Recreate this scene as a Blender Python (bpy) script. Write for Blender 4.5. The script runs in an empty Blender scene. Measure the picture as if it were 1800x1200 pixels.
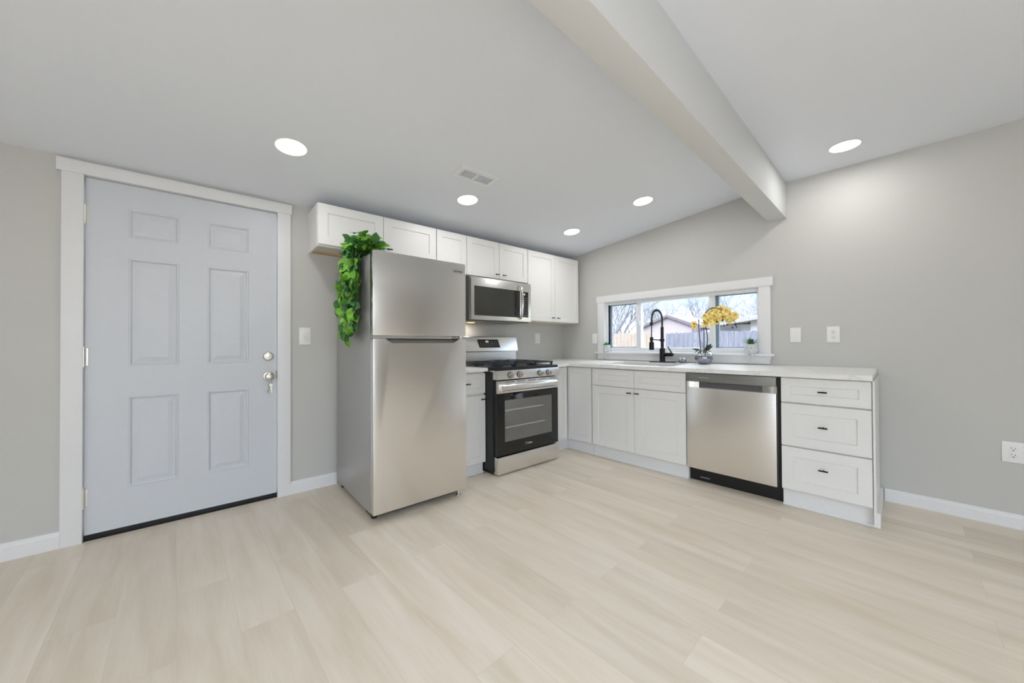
import bpy, bmesh, math, random
from mathutils import Vector, Matrix
random.seed(7)
SC = bpy.context.scene
COL = SC.collection
ANG = math.radians(2.8036839)          # the window wall stands a little off square to the door wall

# ------------------------------------------------------------------ camera
cam_d = bpy.data.cameras.new('camera')
cam_d.sensor_width = 36.0
cam_d.lens = 634.671 / 1800 * 36.0
cam_d.clip_start = 0.05
cam_d.clip_end = 300
cam = bpy.data.objects.new('camera', cam_d)
COL.objects.link(cam)
SC.camera = cam
_y, _p, _r = math.radians(49.79863513), math.radians(0.51319843), math.radians(-0.30880632)
_F = Vector((math.cos(_y) * math.cos(_p), math.sin(_y) * math.cos(_p), math.sin(_p)))
_R = Vector((math.sin(_y), -math.cos(_y), 0))
_U = _R.cross(_F)
_R2 = _R * math.cos(_r) + _U * math.sin(_r)
_U2 = -_R * math.sin(_r) + _U * math.cos(_r)
_m = Matrix((_R2, _U2, -_F)).transposed().to_4x4()
_m.translation = Vector((-3.49750707, -3.13587256, 1.10318954))
cam.matrix_world = _m

# ------------------------------------------------------------------ world, sun, exposure
W = bpy.data.worlds.new('sky')
SC.world = W
W.use_nodes = True
wn, wl = W.node_tree.nodes, W.node_tree.links
wn.clear()
w_out = wn.new('ShaderNodeOutputWorld')
w_bg = wn.new('ShaderNodeBackground')
w_tc = wn.new('ShaderNodeTexCoord')
w_sep = wn.new('ShaderNodeSeparateXYZ')
w_ramp = wn.new('ShaderNodeValToRGB')
w_noise = wn.new('ShaderNodeTexNoise')
w_noise.inputs['Scale'].default_value = 3.0
w_noise.inputs['Detail'].default_value = 6
w_mixr = wn.new('ShaderNodeValToRGB')
w_mix = wn.new('ShaderNodeMixRGB')
wl.new(w_tc.outputs['Generated'], w_sep.inputs[0])
wl.new(w_sep.outputs['Z'], w_ramp.inputs[0])
w_ramp.color_ramp.elements[0].position = 0.0
w_ramp.color_ramp.elements[0].color = (0.130, 0.136, 0.145, 1)
w_ramp.color_ramp.elements[1].position = 0.75
w_ramp.color_ramp.elements[1].color = (0.92, 0.96, 1.0, 1)
e = w_ramp.color_ramp.elements.new(0.075); e.color = (0.115, 0.130, 0.148, 1)
e = w_ramp.color_ramp.elements.new(0.13); e.color = (0.060, 0.100, 0.145, 1)
e = w_ramp.color_ramp.elements.new(0.30); e.color = (0.30, 0.36, 0.42, 1)
wl.new(w_tc.outputs['Generated'], w_noise.inputs['Vector'])
wl.new(w_noise.outputs['Fac'], w_mixr.inputs[0])
w_mixr.color_ramp.elements[0].position = 0.52; w_mixr.color_ramp.elements[0].color = (0, 0, 0, 1)
w_mixr.color_ramp.elements[1].position = 0.75; w_mixr.color_ramp.elements[1].color = (0.5, 0.5, 0.5, 1)
wl.new(w_mixr.outputs[0], w_mix.inputs[0])
wl.new(w_ramp.outputs[0], w_mix.inputs[1])
w_mix.inputs[2].default_value = (0.17, 0.17, 0.17, 1)
wl.new(w_mix.outputs[0], w_bg.inputs['Color'])
w_bg.inputs['Strength'].default_value = 21.0
wl.new(w_bg.outputs[0], w_out.inputs[0])

sun_d = bpy.data.lights.new('sun', 'SUN')
sun_d.energy = 2.0
sun_d.angle = math.radians(1.5)
sun_d.color = (1.0, 0.96, 0.9)
sun = bpy.data.objects.new('sun', sun_d)
COL.objects.link(sun)
sun.location = (-4, -3, 12)
sun.rotation_euler = Vector((0.80, 0.25, -0.62)).to_track_quat('-Z', 'Y').to_euler()

FILL_POWER = 30.0       # added fill light at unseen openings behind and beside the camera
LAMP_POWER = 5.1
def area(name, loc, direction, sx, sy, power, color=(1, 1, 1), spread=180):
    d = bpy.data.lights.new(name, 'AREA')
    d.shape = 'RECTANGLE'; d.size = sx; d.size_y = sy
    d.energy = power; d.color = color; d.spread = math.radians(spread)
    o = bpy.data.objects.new(name, d)
    COL.objects.link(o)
    o.location = loc
    o.rotation_euler = Vector(direction).to_track_quat('-Z', 'Y').to_euler()
    return o
area('fill_front_opening', (-3.9, -5.93, 1.45), (0, .55, -.85), 2.9, 1.3, FILL_POWER * 1.75, (0.92, 0.962, 1.0), 150)  # added fill lamp at an invented opening in the unseen front wall
area('fill_left_opening', (-6.33, -4.2, 1.35), (1, .1, -.45), 2.2, 1.7, FILL_POWER * 0.5, (0.92, 0.962, 1.0), 150)  # second added fill lamp, at an invented opening in the left wall

SC.view_settings.view_transform = 'Standard'
SC.view_settings.look = 'None'
SC.view_settings.gamma = 1.0
SC.view_settings.use_curve_mapping = False
SC.view_settings.exposure = -0.59
SC.cycles.use_denoising = True
SC.cycles.max_bounces = 10
SC.cycles.diffuse_bounces = 6
SC.cycles.glossy_bounces = 5
SC.cycles.transparent_max_bounces = 12
SC.cycles.sample_clamp_indirect = 6.0

# ------------------------------------------------------------------ materials
def s2l(c):
    return tuple((v / 12.92 if v <= 0.04045 else ((v + 0.055) / 1.055) ** 2.4) for v in (x / 255.0 for x in c))
def mat(name, rgb, rough=0.5, metal=0.0, nscale=30.0, namt=0.04, stretch=(1, 1, 1), bump=0.0, coat=0.0,
        spec=None, trans=0.0, ior=1.45, emit=0.0, rough_noise=0.0, twosided=False):
    m = bpy.data.materials.new(name)
    m.use_nodes = True
    n, l = m.node_tree.nodes, m.node_tree.links
    b = n['Principled BSDF']
    c = s2l(rgb)
    tc = n.new('ShaderNodeTexCoord'); mp = n.new('ShaderNodeMapping')
    mp.inputs['Scale'].default_value = stretch
    l.new(tc.outputs['Object'], mp.inputs[0])
    nz = n.new('ShaderNodeTexNoise'); nz.inputs['Scale'].default_value = nscale; nz.inputs['Detail'].default_value = 4
    l.new(mp.outputs[0], nz.inputs['Vector'])
    rp = n.new('ShaderNodeValToRGB')
    rp.color_ramp.elements[0].position = 0.3; rp.color_ramp.elements[1].position = 0.7
    rp.color_ramp.elements[0].color = tuple(max(0, v * (1 - namt)) for v in c) + (1,)
    rp.color_ramp.elements[1].color = tuple(min(1, v * (1 + namt)) for v in c) + (1,)
    l.new(nz.outputs['Fac'], rp.inputs[0])
    l.new(rp.outputs[0], b.inputs['Base Color'])
    b.inputs['Roughness'].default_value = rough
    b.inputs['Metallic'].default_value = metal
    b.inputs['IOR'].default_value = ior
    if spec is not None: b.inputs['Specular IOR Level'].default_value = spec
    if coat: b.inputs['Coat Weight'].default_value = coat; b.inputs['Coat Roughness'].default_value = 0.08
    if trans: b.inputs['Transmission Weight'].default_value = trans
    if emit:
        l.new(rp.outputs[0], b.inputs['Emission Color']); b.inputs['Emission Strength'].default_value = emit
    if bump:
        bp = n.new('ShaderNodeBump'); bp.inputs['Strength'].default_value = bump; bp.inputs['Distance'].default_value = 0.004
        l.new(nz.outputs['Fac'], bp.inputs['Height']); l.new(bp.outputs[0], b.inputs['Normal'])
    if rough_noise:
        mr = n.new('ShaderNodeMapRange')
        mr.inputs['To Min'].default_value = rough - rough_noise; mr.inputs['To Max'].default_value = rough + rough_noise
        l.new(nz.outputs['Fac'], mr.inputs['Value']); l.new(mr.outputs[0], b.inputs['Roughness'])
    return m
M = {}
M['wall'] = mat('greige_wall_paint', (197, 196, 192), 0.62, nscale=140, namt=0.012, bump=0.03, spec=0.3)
M['ceil'] = mat('white_ceiling_paint', (231, 235, 242), 0.75, nscale=120, namt=0.01, bump=0.03, spec=0.2)
M['beam'] = mat('beam_paint', (214, 215, 215), 0.7, nscale=120, namt=0.01, bump=0.02, spec=0.25)
M['trim'] = mat('white_trim_paint', (228, 228, 229), 0.38, nscale=60, namt=0.012, spec=0.4)
M['door'] = mat('door_paint', (206, 209, 215), 0.36, nscale=40, namt=0.012, spec=0.4)
M['cab'] = mat('white_cabinet_lacquer', (231, 230, 228), 0.36, nscale=50, namt=0.01, spec=0.4)
M['ply'] = mat('plywood', (196, 168, 140), 0.6, nscale=12, namt=0.12, stretch=(1, 8, 8))
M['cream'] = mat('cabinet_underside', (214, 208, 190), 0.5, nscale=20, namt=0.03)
M['black'] = mat('matte_black_metal', (24, 24, 25), 0.35, metal=0.4, nscale=80, namt=0.05)
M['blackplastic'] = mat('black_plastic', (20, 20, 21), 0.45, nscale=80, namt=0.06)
M['enamel'] = mat('black_enamel', (34, 34, 36), 0.28, nscale=60, namt=0.06, spec=0.5)
M['iron'] = mat('cast_iron', (46, 48, 56), 0.4, nscale=90, namt=0.12, bump=0.1)
M['blackglass'] = mat('black_glass', (20, 20, 19), 0.05, nscale=20, namt=0.03, spec=0.6)
M['ovenglass'] = mat('oven_window_glass', (108, 106, 102), 0.08, nscale=6, namt=0.06, spec=0.6)
M['mwglass'] = mat('microwave_window_glass', (58, 58, 55), 0.10, nscale=10, namt=0.04, spec=0.5)
M['steel'] = mat('brushed_stainless', (226, 224, 221), 0.27, metal=1.0, nscale=5, namt=0.012, stretch=(1, 1, 90))
M['steelv'] = mat('brushed_stainless_door', (228, 226, 223), 0.26, metal=1.0, nscale=5, namt=0.010, stretch=(110, 110, 1))
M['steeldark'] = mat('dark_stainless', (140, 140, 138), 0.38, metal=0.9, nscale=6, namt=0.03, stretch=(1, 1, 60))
M['fridgeside'] = mat('fridge_side_paint', (176, 175, 174), 0.36, metal=0.5, nscale=50, namt=0.02, spec=0.5)
M['gasket'] = mat('grey_gasket', (92, 92, 92), 0.6, nscale=40, namt=0.06)
M['knobsteel'] = mat('knob_steel', (176, 172, 166), 0.3, metal=1.0, nscale=40, namt=0.03)
M['chrome'] = mat('chrome', (216, 214, 208), 0.14, metal=1.0, nscale=30, namt=0.02)
M['nickel'] = mat('satin_nickel', (226, 223, 215), 0.34, metal=1.0, nscale=40, namt=0.03)
M['plate'] = mat('white_plastic', (234, 234, 232), 0.35, nscale=60, namt=0.01)
M['vinyl'] = mat('white_vinyl', (232, 235, 240), 0.35, nscale=60, namt=0.01)
M['slot'] = mat('dark_slot', (60, 60, 58), 0.6, nscale=60, namt=0.05)
M['sill'] = mat('white_sill_paint', (228, 229, 230), 0.35, nscale=60, namt=0.01)
M['vent'] = mat('vent_metal', (236, 238, 240), 0.4, nscale=60, namt=0.02)
M['ventdark'] = mat('vent_duct', (38, 40, 42), 0.7, nscale=30, namt=0.1)
M['lamp'] = mat('lamp_diffuser', (255, 253, 248), 0.4, nscale=30, namt=0.0, emit=7.0)
M['warmlamp'] = mat('warm_bulb_lens', (255, 176, 96), 0.4, nscale=30, namt=0.0, emit=9.0)
M['digit'] = mat('lit_digits', (235, 240, 250), 0.5, nscale=30, namt=0.0, emit=1.6)
M['legend'] = mat('printed_legend', (150, 152, 156), 0.5, nscale=60, namt=0.02)
M['ink'] = mat('dark_ink', (52, 52, 54), 0.6, nscale=60, namt=0.05)
M['logo'] = mat('silver_print', (190, 190, 186), 0.35, nscale=60, namt=0.02)
M['ceramic'] = mat('white_ceramic', (208, 211, 212), 0.3, nscale=50, namt=0.03)
M['greenA'] = mat('vine_leaf', (112, 168, 58), 0.42, nscale=16, namt=0.45, spec=0.4)
M['greenB'] = mat('vine_leaf_dark', (56, 108, 50), 0.42, nscale=16, namt=0.35, spec=0.4)
M['stem'] = mat('green_stem', (70, 96, 46), 0.5, nscale=30, namt=0.15)
M['succ'] = mat('succulent_green', (52, 100, 34), 0.45, nscale=60, namt=0.3)
M['succ2'] = mat('bright_succulent_green', (40, 150, 76), 0.45, nscale=60, namt=0.3)
M['orchleaf'] = mat('orchid_leaf', (56, 78, 70), 0.3, nscale=14, namt=0.2)
M['orchstem'] = mat('dark_orchid_stem', (58, 52, 58), 0.5, nscale=40, namt=0.2)
M['petal'] = mat('yellow_petal', (250, 226, 140), 0.5, nscale=40, namt=0.12)
M['petal2'] = mat('amber_petal_centre', (206, 156, 66), 0.5, nscale=60, namt=0.2)
M['bud'] = mat('dark_bud', (72, 58, 38), 0.5, nscale=60, namt=0.2)
M['mercury'] = mat('smoky_silver_glass', (150, 152, 164), 0.14, metal=0.7, nscale=9, namt=0.35, stretch=(1, 1, 3))
M['pebble'] = mat('grey_pebbles', (120, 122, 134), 0.5, nscale=120, namt=0.4, bump=0.3)
M['fence'] = mat('weathered_fence', (100, 101, 113), 0.85, nscale=3, namt=0.18, stretch=(6, 6, 1))
M['fencenew'] = mat('new_cedar_fence', (140, 128, 120), 0.85, nscale=3, namt=0.12, stretch=(6, 6, 1))
M['stucco'] = mat('pale_pink_siding', (150, 140, 147), 0.8, nscale=8, namt=0.03)
M['fascia'] = mat('mauve_grey_fascia', (98, 92, 102), 0.8, nscale=6, namt=0.06)
M['roof'] = mat('grey_shingle', (128, 130, 142), 0.9, nscale=14, namt=0.15)
M['whitesiding'] = mat('white_siding', (168, 166, 172), 0.8, nscale=6, namt=0.02)
M['greysiding'] = mat('grey_siding', (196, 198, 210), 0.85, nscale=4, namt=0.1, stretch=(1, 1, 12))
M['bark'] = mat('grey_bark', (126, 127, 136), 0.9, nscale=12, namt=0.2, stretch=(3, 3, 1))
M['ground'] = mat('winter_lawn', (104, 100, 76), 0.95, nscale=2.5, namt=0.25)
M['sinksteel'] = mat('sink_stainless', (176, 172, 166), 0.32, metal=1.0, nscale=12, namt=0.04)

def brush(m, amt):
    n, l = m.node_tree.nodes, m.node_tree.links
    b = n['Principled BSDF']
    tg = n.new('ShaderNodeTangent'); tg.direction_type = 'RADIAL'; tg.axis = 'Z'
    l.new(tg.outputs[0], b.inputs['Tangent'])
    b.inputs['Anisotropic'].default_value = amt; b.inputs['Anisotropic Rotation'].default_value = 0.25
brush(M['steelv'], 0.6)
def glass_mat(name, tint, rough=0.0, alpha=0.08):
    # thin clear pane: mostly see-through with a mirror-like sheen
    m = bpy.data.materials.new(name); m.use_nodes = True
    n, l = m.node_tree.nodes, m.node_tree.links
    n.clear()
    o = n.new('ShaderNodeOutputMaterial'); mx = n.new('ShaderNodeMixShader')
    t = n.new('ShaderNodeBsdfTransparent'); g = n.new('ShaderNodeBsdfGlossy')
    lw = n.new('ShaderNodeLayerWeight'); lw.inputs[0].default_value = 0.25
    mr = n.new('ShaderNodeMapRange'); mr.inputs['To Min'].default_value = alpha; mr.inputs['To Max'].default_value = 0.75
    nz = n.new('ShaderNodeTexNoise'); nz.inputs['Scale'].default_value = 2.0
    rp = n.new('ShaderNodeValToRGB')
    rp.color_ramp.elements[0].color = tuple(tint) + (1,); rp.color_ramp.elements[1].color = tuple(min(1, v * 1.02) for v in tint) + (1,)
    l.new(nz.outputs['Fac'], rp.inputs[0]); l.new(rp.outputs[0], t.inputs['Color'])
    g.inputs['Roughness'].default_value = rough
    l.new(lw.outputs['Facing'], mr.inputs['Value']); l.new(mr.outputs[0], mx.inputs[0])
    l.new(t.outputs[0], mx.inputs[1]); l.new(g.outputs[0], mx.inputs[2]); l.new(mx.outputs[0], o.inputs['Surface'])
    return m
M['pane'] = glass_mat('clear_window_glass', (0.95, 0.97, 1.0), 0.0, 0.04)
M['bowlglass'] = glass_mat('clear_bowl_glass', (0.93, 0.95, 0.97), 0.03, 0.12)

def floor_mat():
    m = bpy.data.materials.new('light_oak_vinyl_planks'); m.use_nodes = True
    n, l = m.node_tree.nodes, m.node_tree.links
    b = n['Principled BSDF']
    tc = n.new('ShaderNodeTexCoord'); mp = n.new('ShaderNodeMapping')
    mp.inputs['Rotation'].default_value = (0, 0, math.radians(90) - ANG)
    l.new(tc.outputs['Object'], mp.inputs[0])
    br = n.new('ShaderNodeTexBrick')
    br.offset = 0.37; br.offset_frequency = 2; br.squash = 1.0
    br.inputs['Scale'].default_value = 1.0
    br.inputs['Brick Width'].default_value = 1.22; br.inputs['Row Height'].default_value = 0.182
    br.inputs['Mortar Size'].default_value = 0.0011; br.inputs['Mortar Smooth'].default_value = 0.4
    br.inputs['Color1'].default_value = (0.0, 0.0, 0.0, 1); br.inputs['Color2'].default_value = (1, 1, 1, 1)
    br.inputs['Mortar'].default_value = (0.35, 0.35, 0.35, 1)
    l.new(mp.outputs[0], br.inputs['Vector'])
    # grain, shifted from plank to plank
    mp2 = n.new('ShaderNodeMapping'); mp2.inputs['Scale'].default_value = (0.9, 7.0, 1)
    add = n.new('ShaderNodeVectorMath'); add.operation = 'ADD'
    sc = n.new('ShaderNodeVectorMath'); sc.operation = 'SCALE'; sc.inputs['Scale'].default_value = 7.0
    l.new(br.outputs['Color'], sc.inputs[0]); l.new(mp.outputs[0], add.inputs[0]); l.new(sc.outputs[0], add.inputs[1])
    l.new(add.outputs[0], mp2.inputs[0])
    nz = n.new('ShaderNodeTexNoise'); nz.inputs['Scale'].default_value = 1.6; nz.inputs['Detail'].default_value = 5
    nz.inputs['Distortion'].default_value = 0.4; nz.inputs['Roughness'].default_value = 0.55
    l.new(mp2.outputs[0], nz.inputs['Vector'])
    rp = n.new('ShaderNodeValToRGB')
    rp.color_ramp.elements[0].position = 0.22; rp.color_ramp.elements[0].color = s2l((210, 197, 177)) + (1,)
    rp.color_ramp.elements[1].position = 0.80; rp.color_ramp.elements[1].color = s2l((233, 223, 211)) + (1,)
    e = rp.color_ramp.elements.new(0.5); e.color = s2l((222, 211, 196)) + (1,)
    l.new(nz.outputs['Fac'], rp.inputs[0])
    mp3 = n.new('ShaderNodeMapping'); mp3.inputs['Scale'].default_value = (6, 160, 1)
    l.new(add.outputs[0], mp3.inputs[0])
    fz = n.new('ShaderNodeTexNoise'); fz.inputs['Scale'].default_value = 1.0; fz.inputs['Detail'].default_value = 4
    l.new(mp3.outputs[0], fz.inputs['Vector'])
    mxp = n.new('ShaderNodeMixRGB'); mxp.blend_type = 'MULTIPLY'; mxp.inputs[0].default_value = 1.0
    pr = n.new('ShaderNodeValToRGB')
    pr.color_ramp.elements[0].color = (0.93, 0.925, 0.91, 1); pr.color_ramp.elements[1].color = (1.03, 1.02, 1.02, 1)
    l.new(br.outputs['Color'], pr.inputs[0])
    l.new(rp.outputs[0], mxp.inputs[1]); l.new(pr.outputs[0], mxp.inputs[2])
    mxf = n.new('ShaderNodeMixRGB'); mxf.blend_type = 'MULTIPLY'; mxf.inputs[0].default_value = 1.0
    fr = n.new('ShaderNodeValToRGB')
    fr.color_ramp.elements[0].position = 0.3; fr.color_ramp.elements[0].color = (0.965, 0.962, 0.955, 1)
    fr.color_ramp.elements[1].position = 0.65; fr.color_ramp.elements[1].color = (1, 1, 1, 1)
    l.new(fz.outputs['Fac'], fr.inputs[0])
    l.new(mxp.outputs[0], mxf.inputs[1]); l.new(fr.outputs[0], mxf.inputs[2])
    mxm = n.new('ShaderNodeMixRGB'); mxm.blend_type = 'MIX'
    mm = n.new('ShaderNodeMath'); mm.operation = 'MULTIPLY'; mm.inputs[1].default_value = 0.22
    l.new(br.outputs['Fac'], mm.inputs[0]); l.new(mm.outputs[0], mxm.inputs[0])
    l.new(mxf.outputs[0], mxm.inputs[1]); mxm.inputs[2].default_value = s2l((150, 138, 120)) + (1,)
    l.new(mxm.outputs[0], b.inputs['Base Color'])
    b.inputs['Roughness'].default_value = 0.42
    b.inputs['Specular IOR Level'].default_value = 0.4
    bp = n.new('ShaderNodeBump'); bp.inputs['Strength'].default_value = 0.05; bp.inputs['Distance'].default_value = 0.003
    l.new(fz.outputs['Fac'], bp.inputs['Height']); l.new(bp.outputs[0], b.inputs['Normal'])
    return m
M['floor'] = floor_mat()

def quartz_mat():
    m = mat('white_quartz', (236, 235, 232), 0.22, nscale=20, namt=0.01, spec=0.5)
    n, l = m.node_tree.nodes, m.node_tree.links
    b = n['Principled BSDF']
    old = b.inputs['Base Color'].links[0].from_socket
    wv = n.new('ShaderNodeTexNoise'); wv.inputs['Scale'].default_value = 1.6; wv.inputs['Detail'].default_value = 6; wv.inputs['Distortion'].default_value = 1.2
    tc = n.new('ShaderNodeTexCoord'); l.new(tc.outputs['Object'], wv.inputs['Vector'])
    rp = n.new('ShaderNodeValToRGB')
    rp.color_ramp.elements[0].position = 0.485; rp.color_ramp.elements[0].color = (0, 0, 0, 1)
    rp.color_ramp.elements[1].position = 0.515; rp.color_ramp.elements[1].color = (0, 0, 0, 1)
    e = rp.color_ramp.elements.new(0.5); e.color = (0.25, 0.25, 0.25, 1)
    l.new(wv.outputs['Fac'], rp.inputs[0])
    mx = n.new('ShaderNodeMixRGB'); l.new(rp.outputs[0], mx.inputs[0]); l.new(old, mx.inputs[1])
    mx.inputs[2].default_value = s2l((176, 174, 172)) + (1,)
    l.new(mx.outputs[0], b.inputs['Base Color'])
    return m
M['quartz'] = quartz_mat()

# ------------------------------------------------------------------ frames and builders
# (u, d, w): u along a wall to the right seen from the room, d out of the wall into the room, w up
ROTB = Matrix.Rotation(ANG, 3, 'Z')
def FA(u, d, w): return Vector((u, -d, w))
def FB(u, d, w): return ROTB @ Vector((-d, -u, w))
def FW(x, y, z): return Vector((x, y, z))
CZ0, CSL = 2.17, 0.1089
def FS(u, d, w): return Vector((u, -d, CZ0 + CSL * d - w))       # hanging w below the sloping ceiling

class MB:
    def __init__(s, F=FA):
        s.bm = bmesh.new(); s.F = F
    def _v(s, p, F=None): return s.bm.verts.new((F or s.F)(*p))
    def quad(s, *ps):
        return s.bm.faces.new([s._v(p) for p in ps])
    def box(s, u0, u1, d0, d1, w0, w1, bev=0.0, F=None):
        P = [(u, d, w) for u in (u0, u1) for d in (d0, d1) for w in (w0, w1)]
        v = [s._v(p, F) for p in P]
        fs = [s.bm.faces.new([v[i] for i in q]) for q in
              ((0, 1, 3, 2), (4, 6, 7, 5), (0, 4, 5, 1), (2, 3, 7, 6), (0, 2, 6, 4), (1, 5, 7, 3))]
        if bev:
            es = {e for f in fs for e in f.edges}
            bmesh.ops.bevel(s.bm, geom=list(es), offset=bev, segments=2, affect='EDGES', profile=0.6)
        return s
    def poly(s, pts, axis, a0, a1, bev=0.0):
        # polygon extruded along one axis: axis 'd' -> pts are (u,w); 'u' -> (d,w); 'w' -> (u,d)
        def mk(p, a):
            return {'d': (p[0], a, p[1]), 'u': (a, p[0], p[1]), 'w': (p[0], p[1], a)}[axis]
        A = [s._v(mk(p, a0)) for p in pts]; B = [s._v(mk(p, a1)) for p in pts]
        n = len(pts)
        fs = [s.bm.faces.new(A), s.bm.faces.new(B[::-1])]
        for i in range(n):
            fs.append(s.bm.faces.new((A[i], A[(i + 1) % n], B[(i + 1) % n], B[i])))
        if bev:
            es = {e for f in fs for e in f.edges}
            bmesh.ops.bevel(s.bm, geom=list(es), offset=bev, segments=2, affect='EDGES', profile=0.6)
        return s
    def tube(s, pts, r, seg=8, cap=True):
        P = [s.F(*p) for p in pts]
        rs = r if isinstance(r, (list, tuple)) else [r] * len(P)
        rings = []; prev = None
        for i, p in enumerate(P):
            t = (P[min(i + 1, len(P) - 1)] - P[max(i - 1, 0)])
            t = t.normalized() if t.length > 1e-9 else Vector((0, 0, 1))
            if prev is None:
                a = Vector((0, 0, 1)) if abs(t.z) < 0.9 else Vector((1, 0, 0))
                n1 = t.cross(a).normalized()
            else:
                n1 = (prev - t * prev.dot(t))
                n1 = n1.normalized() if n1.length > 1e-6 else t.orthogonal().normalized()
            prev = n1; n2 = t.cross(n1)
            rings.append([s.bm.verts.new(p + (n1 * math.cos(k * 2 * math.pi / seg) + n2 * math.sin(k * 2 * math.pi / seg)) * rs[i]) for k in range(seg)])
        for i in range(len(rings) - 1):
            for k in range(seg):
                s.bm.faces.new((rings[i][k], rings[i][(k + 1) % seg], rings[i + 1][(k + 1) % seg], rings[i + 1][k]))
        if cap:
            s.bm.faces.new(rings[0][::-1]); s.bm.faces.new(rings[-1])
        return s
    def lathe(s, c, prof, axis='w', seg=24, F=None, a0=0.0, a1=2 * math.pi):
        # prof: list of (radius, height along axis) from start to end
        full = abs(a1 - a0 - 2 * math.pi) < 1e-6
        rings = []
        N = seg if full else seg + 1
        for r, h in prof:
            ring = []
            for k in range(N):
                t = a0 + (a1 - a0) * k / seg
                x, y = r * math.cos(t), r * math.sin(t)
                p = {'w': (c[0] + x, c[1] + y, c[2] + h), 'd': (c[0] + x, c[1] + h, c[2] + y), 'u': (c[0] + h, c[1] + x, c[2] + y)}[axis]
                ring.append(s._v(p, F))
            rings.append(ring)
        for i in range(len(rings) - 1):
            for k in range(seg):
                a, b = rings[i], rings[i + 1]
                s.bm.faces.new((a[k], a[(k + 1) % N], b[(k + 1) % N], b[k]))
        if full:
            for ring, r in ((rings[0], prof[0][0]), (rings[-1], prof[-1][0])):
                if r > 1e-5: s.bm.faces.new(ring)
        return s
    def ball(s, c, r, seg=12, sq=(1, 1, 1)):
        n = 8
        prof = [(max(1e-5, r * math.sin(math.pi * i / n)), -r * math.cos(math.pi * i / n) * sq[2]) for i in range(n + 1)]
        return s.lathe(c, prof, 'w', seg)
    def paneled(s, us, ws, cells, rings, d):
        # flat front at depth d with moulded panels sunk in the given grid cells; rings = [(inset, depth change), ...]
        for i in range(len(us) - 1):
            for j in range(len(ws) - 1):
                a, b, c, e = us[i], us[i + 1], ws[j], ws[j + 1]
                if (i, j) not in cells:
                    s.quad((a, d, c), (b, d, c), (b, d, e), (a, d, e)); continue
                prev = [s._v(p) for p in ((a, d, c), (b, d, c), (b, d, e), (a, d, e))]
                for ins, dd in rings:
                    cur = [s._v(p) for p in ((a + ins, d + dd, c + ins), (b - ins, d + dd, c + ins), (b - ins, d + dd, e - ins), (a + ins, d + dd, e - ins))]
                    for k in range(4):
                        s.bm.faces.new((prev[k], prev[(k + 1) % 4], cur[(k + 1) % 4], cur[k]))
                    prev = cur
                s.bm.faces.new(prev)
        return s
    def shaker(s, u0, u1, w0, w1, d0, d1, rail=0.057, depth=0.008):
        # door leaf: flat frame round a sunk centre panel
        e = 0.0015
        us = [u0 + e, u0 + rail, u1 - rail, u1 - e]; ws = [w0 + e, w0 + rail, w1 - rail, w1 - e]
        s.paneled(us, ws, {(1, 1)}, [(0.0025, -depth), ], d1)
        fr = [(u0 + e, d1, w0 + e), (u1 - e, d1, w0 + e), (u1 - e, d1, w1 - e), (u0 + e, d1, w1 - e)]
        md = [(u0, d1 - e, w0), (u1, d1 - e, w0), (u1, d1 - e, w1), (u0, d1 - e, w1)]
        bk = [(u0, d0, w0), (u1, d0, w0), (u1, d0, w1), (u0, d0, w1)]
        for A, B in ((fr, md), (md, bk)):
            for k in range(4):
                s.quad(A[k], A[(k + 1) % 4], B[(k + 1) % 4], B[k])
        s.quad(*bk)
        return s
    def build(s, name, m, parent=None, smooth=None, recalc=True, at=None):
        bm = s.bm
        bmesh.ops.remove_doubles(bm, verts=bm.verts, dist=1e-5)
        if recalc: bmesh.ops.recalc_face_normals(bm, faces=bm.faces)
        me = bpy.data.meshes.new(name)
        o = bpy.data.objects.new(name, me)
        COL.objects.link(o)
        if parent is not None:
            root = parent
            while root.parent is not None: root = root.parent
            o.parent = parent
            bm.transform(base_matrix(root).inverted())
        else:
            c = Vector(at) if at is not None else Vector((0, 0, 0))
            if at is None:
                lo = [min(v.co[k] for v in bm.verts) for k in range(3)]; hi = [max(v.co[k] for v in bm.verts) for k in range(3)]
                c = Vector(((lo[0] + hi[0]) / 2, (lo[1] + hi[1]) / 2, lo[2]))
            o.location = c
            bm.transform(Matrix.Translation(-c))
        bm.to_mesh(me); bm.free()
        for x in (m if isinstance(m, (list, tuple)) else [m]): me.materials.append(x)
        if smooth is not None:
            me.polygons.foreach_set('use_smooth', [True] * len(me.polygons))
            if smooth < 180: me.set_sharp_from_angle(angle=math.radians(smooth))
        return o
def base_matrix(root):
    return Matrix.Translation(root.location) @ root.rotation_euler.to_matrix().to_4x4()
def tag(o, label=None, cat=None, group=None, kind=None):
    if label: o['label'] = label
    if cat: o['category'] = cat
    if group: o['group'] = group
    if kind: o['kind'] = kind
    return o
def thing(name, label, cat, F, base, group=None, kind=None):
    o = bpy.data.objects.new(name, None)
    o.empty_display_size = 0.05
    COL.objects.link(o)
    o.location = F(*base)
    if F is FB: o.rotation_euler = (0, 0, ANG)
    return tag(o, label, cat, group, kind)
def text_mesh(name, txt, size, F, u, d, w, m, parent, shear=0.0):
    cu = bpy.data.curves.new('txt', 'FONT'); cu.body = txt; cu.size = size; cu.extrude = 0.0006; cu.shear = shear
    cu.align_x = 'CENTER'; cu.align_y = 'CENTER'
    tmp = bpy.data.objects.new('txt', cu); COL.objects.link(tmp)
    dg = bpy.context.evaluated_depsgraph_get(); dg.update()
    me = bpy.data.meshes.new_from_object(tmp.evaluated_get(dg))
    bpy.data.objects.remove(tmp); bpy.data.curves.remove(cu)
    b = MB(F); b.bm.from_mesh(me); bpy.data.meshes.remove(me)
    for v in b.bm.verts: v.co = F(u + v.co.x, d + v.co.z, w + v.co.y)
    return b.build(name, m, parent)

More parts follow.
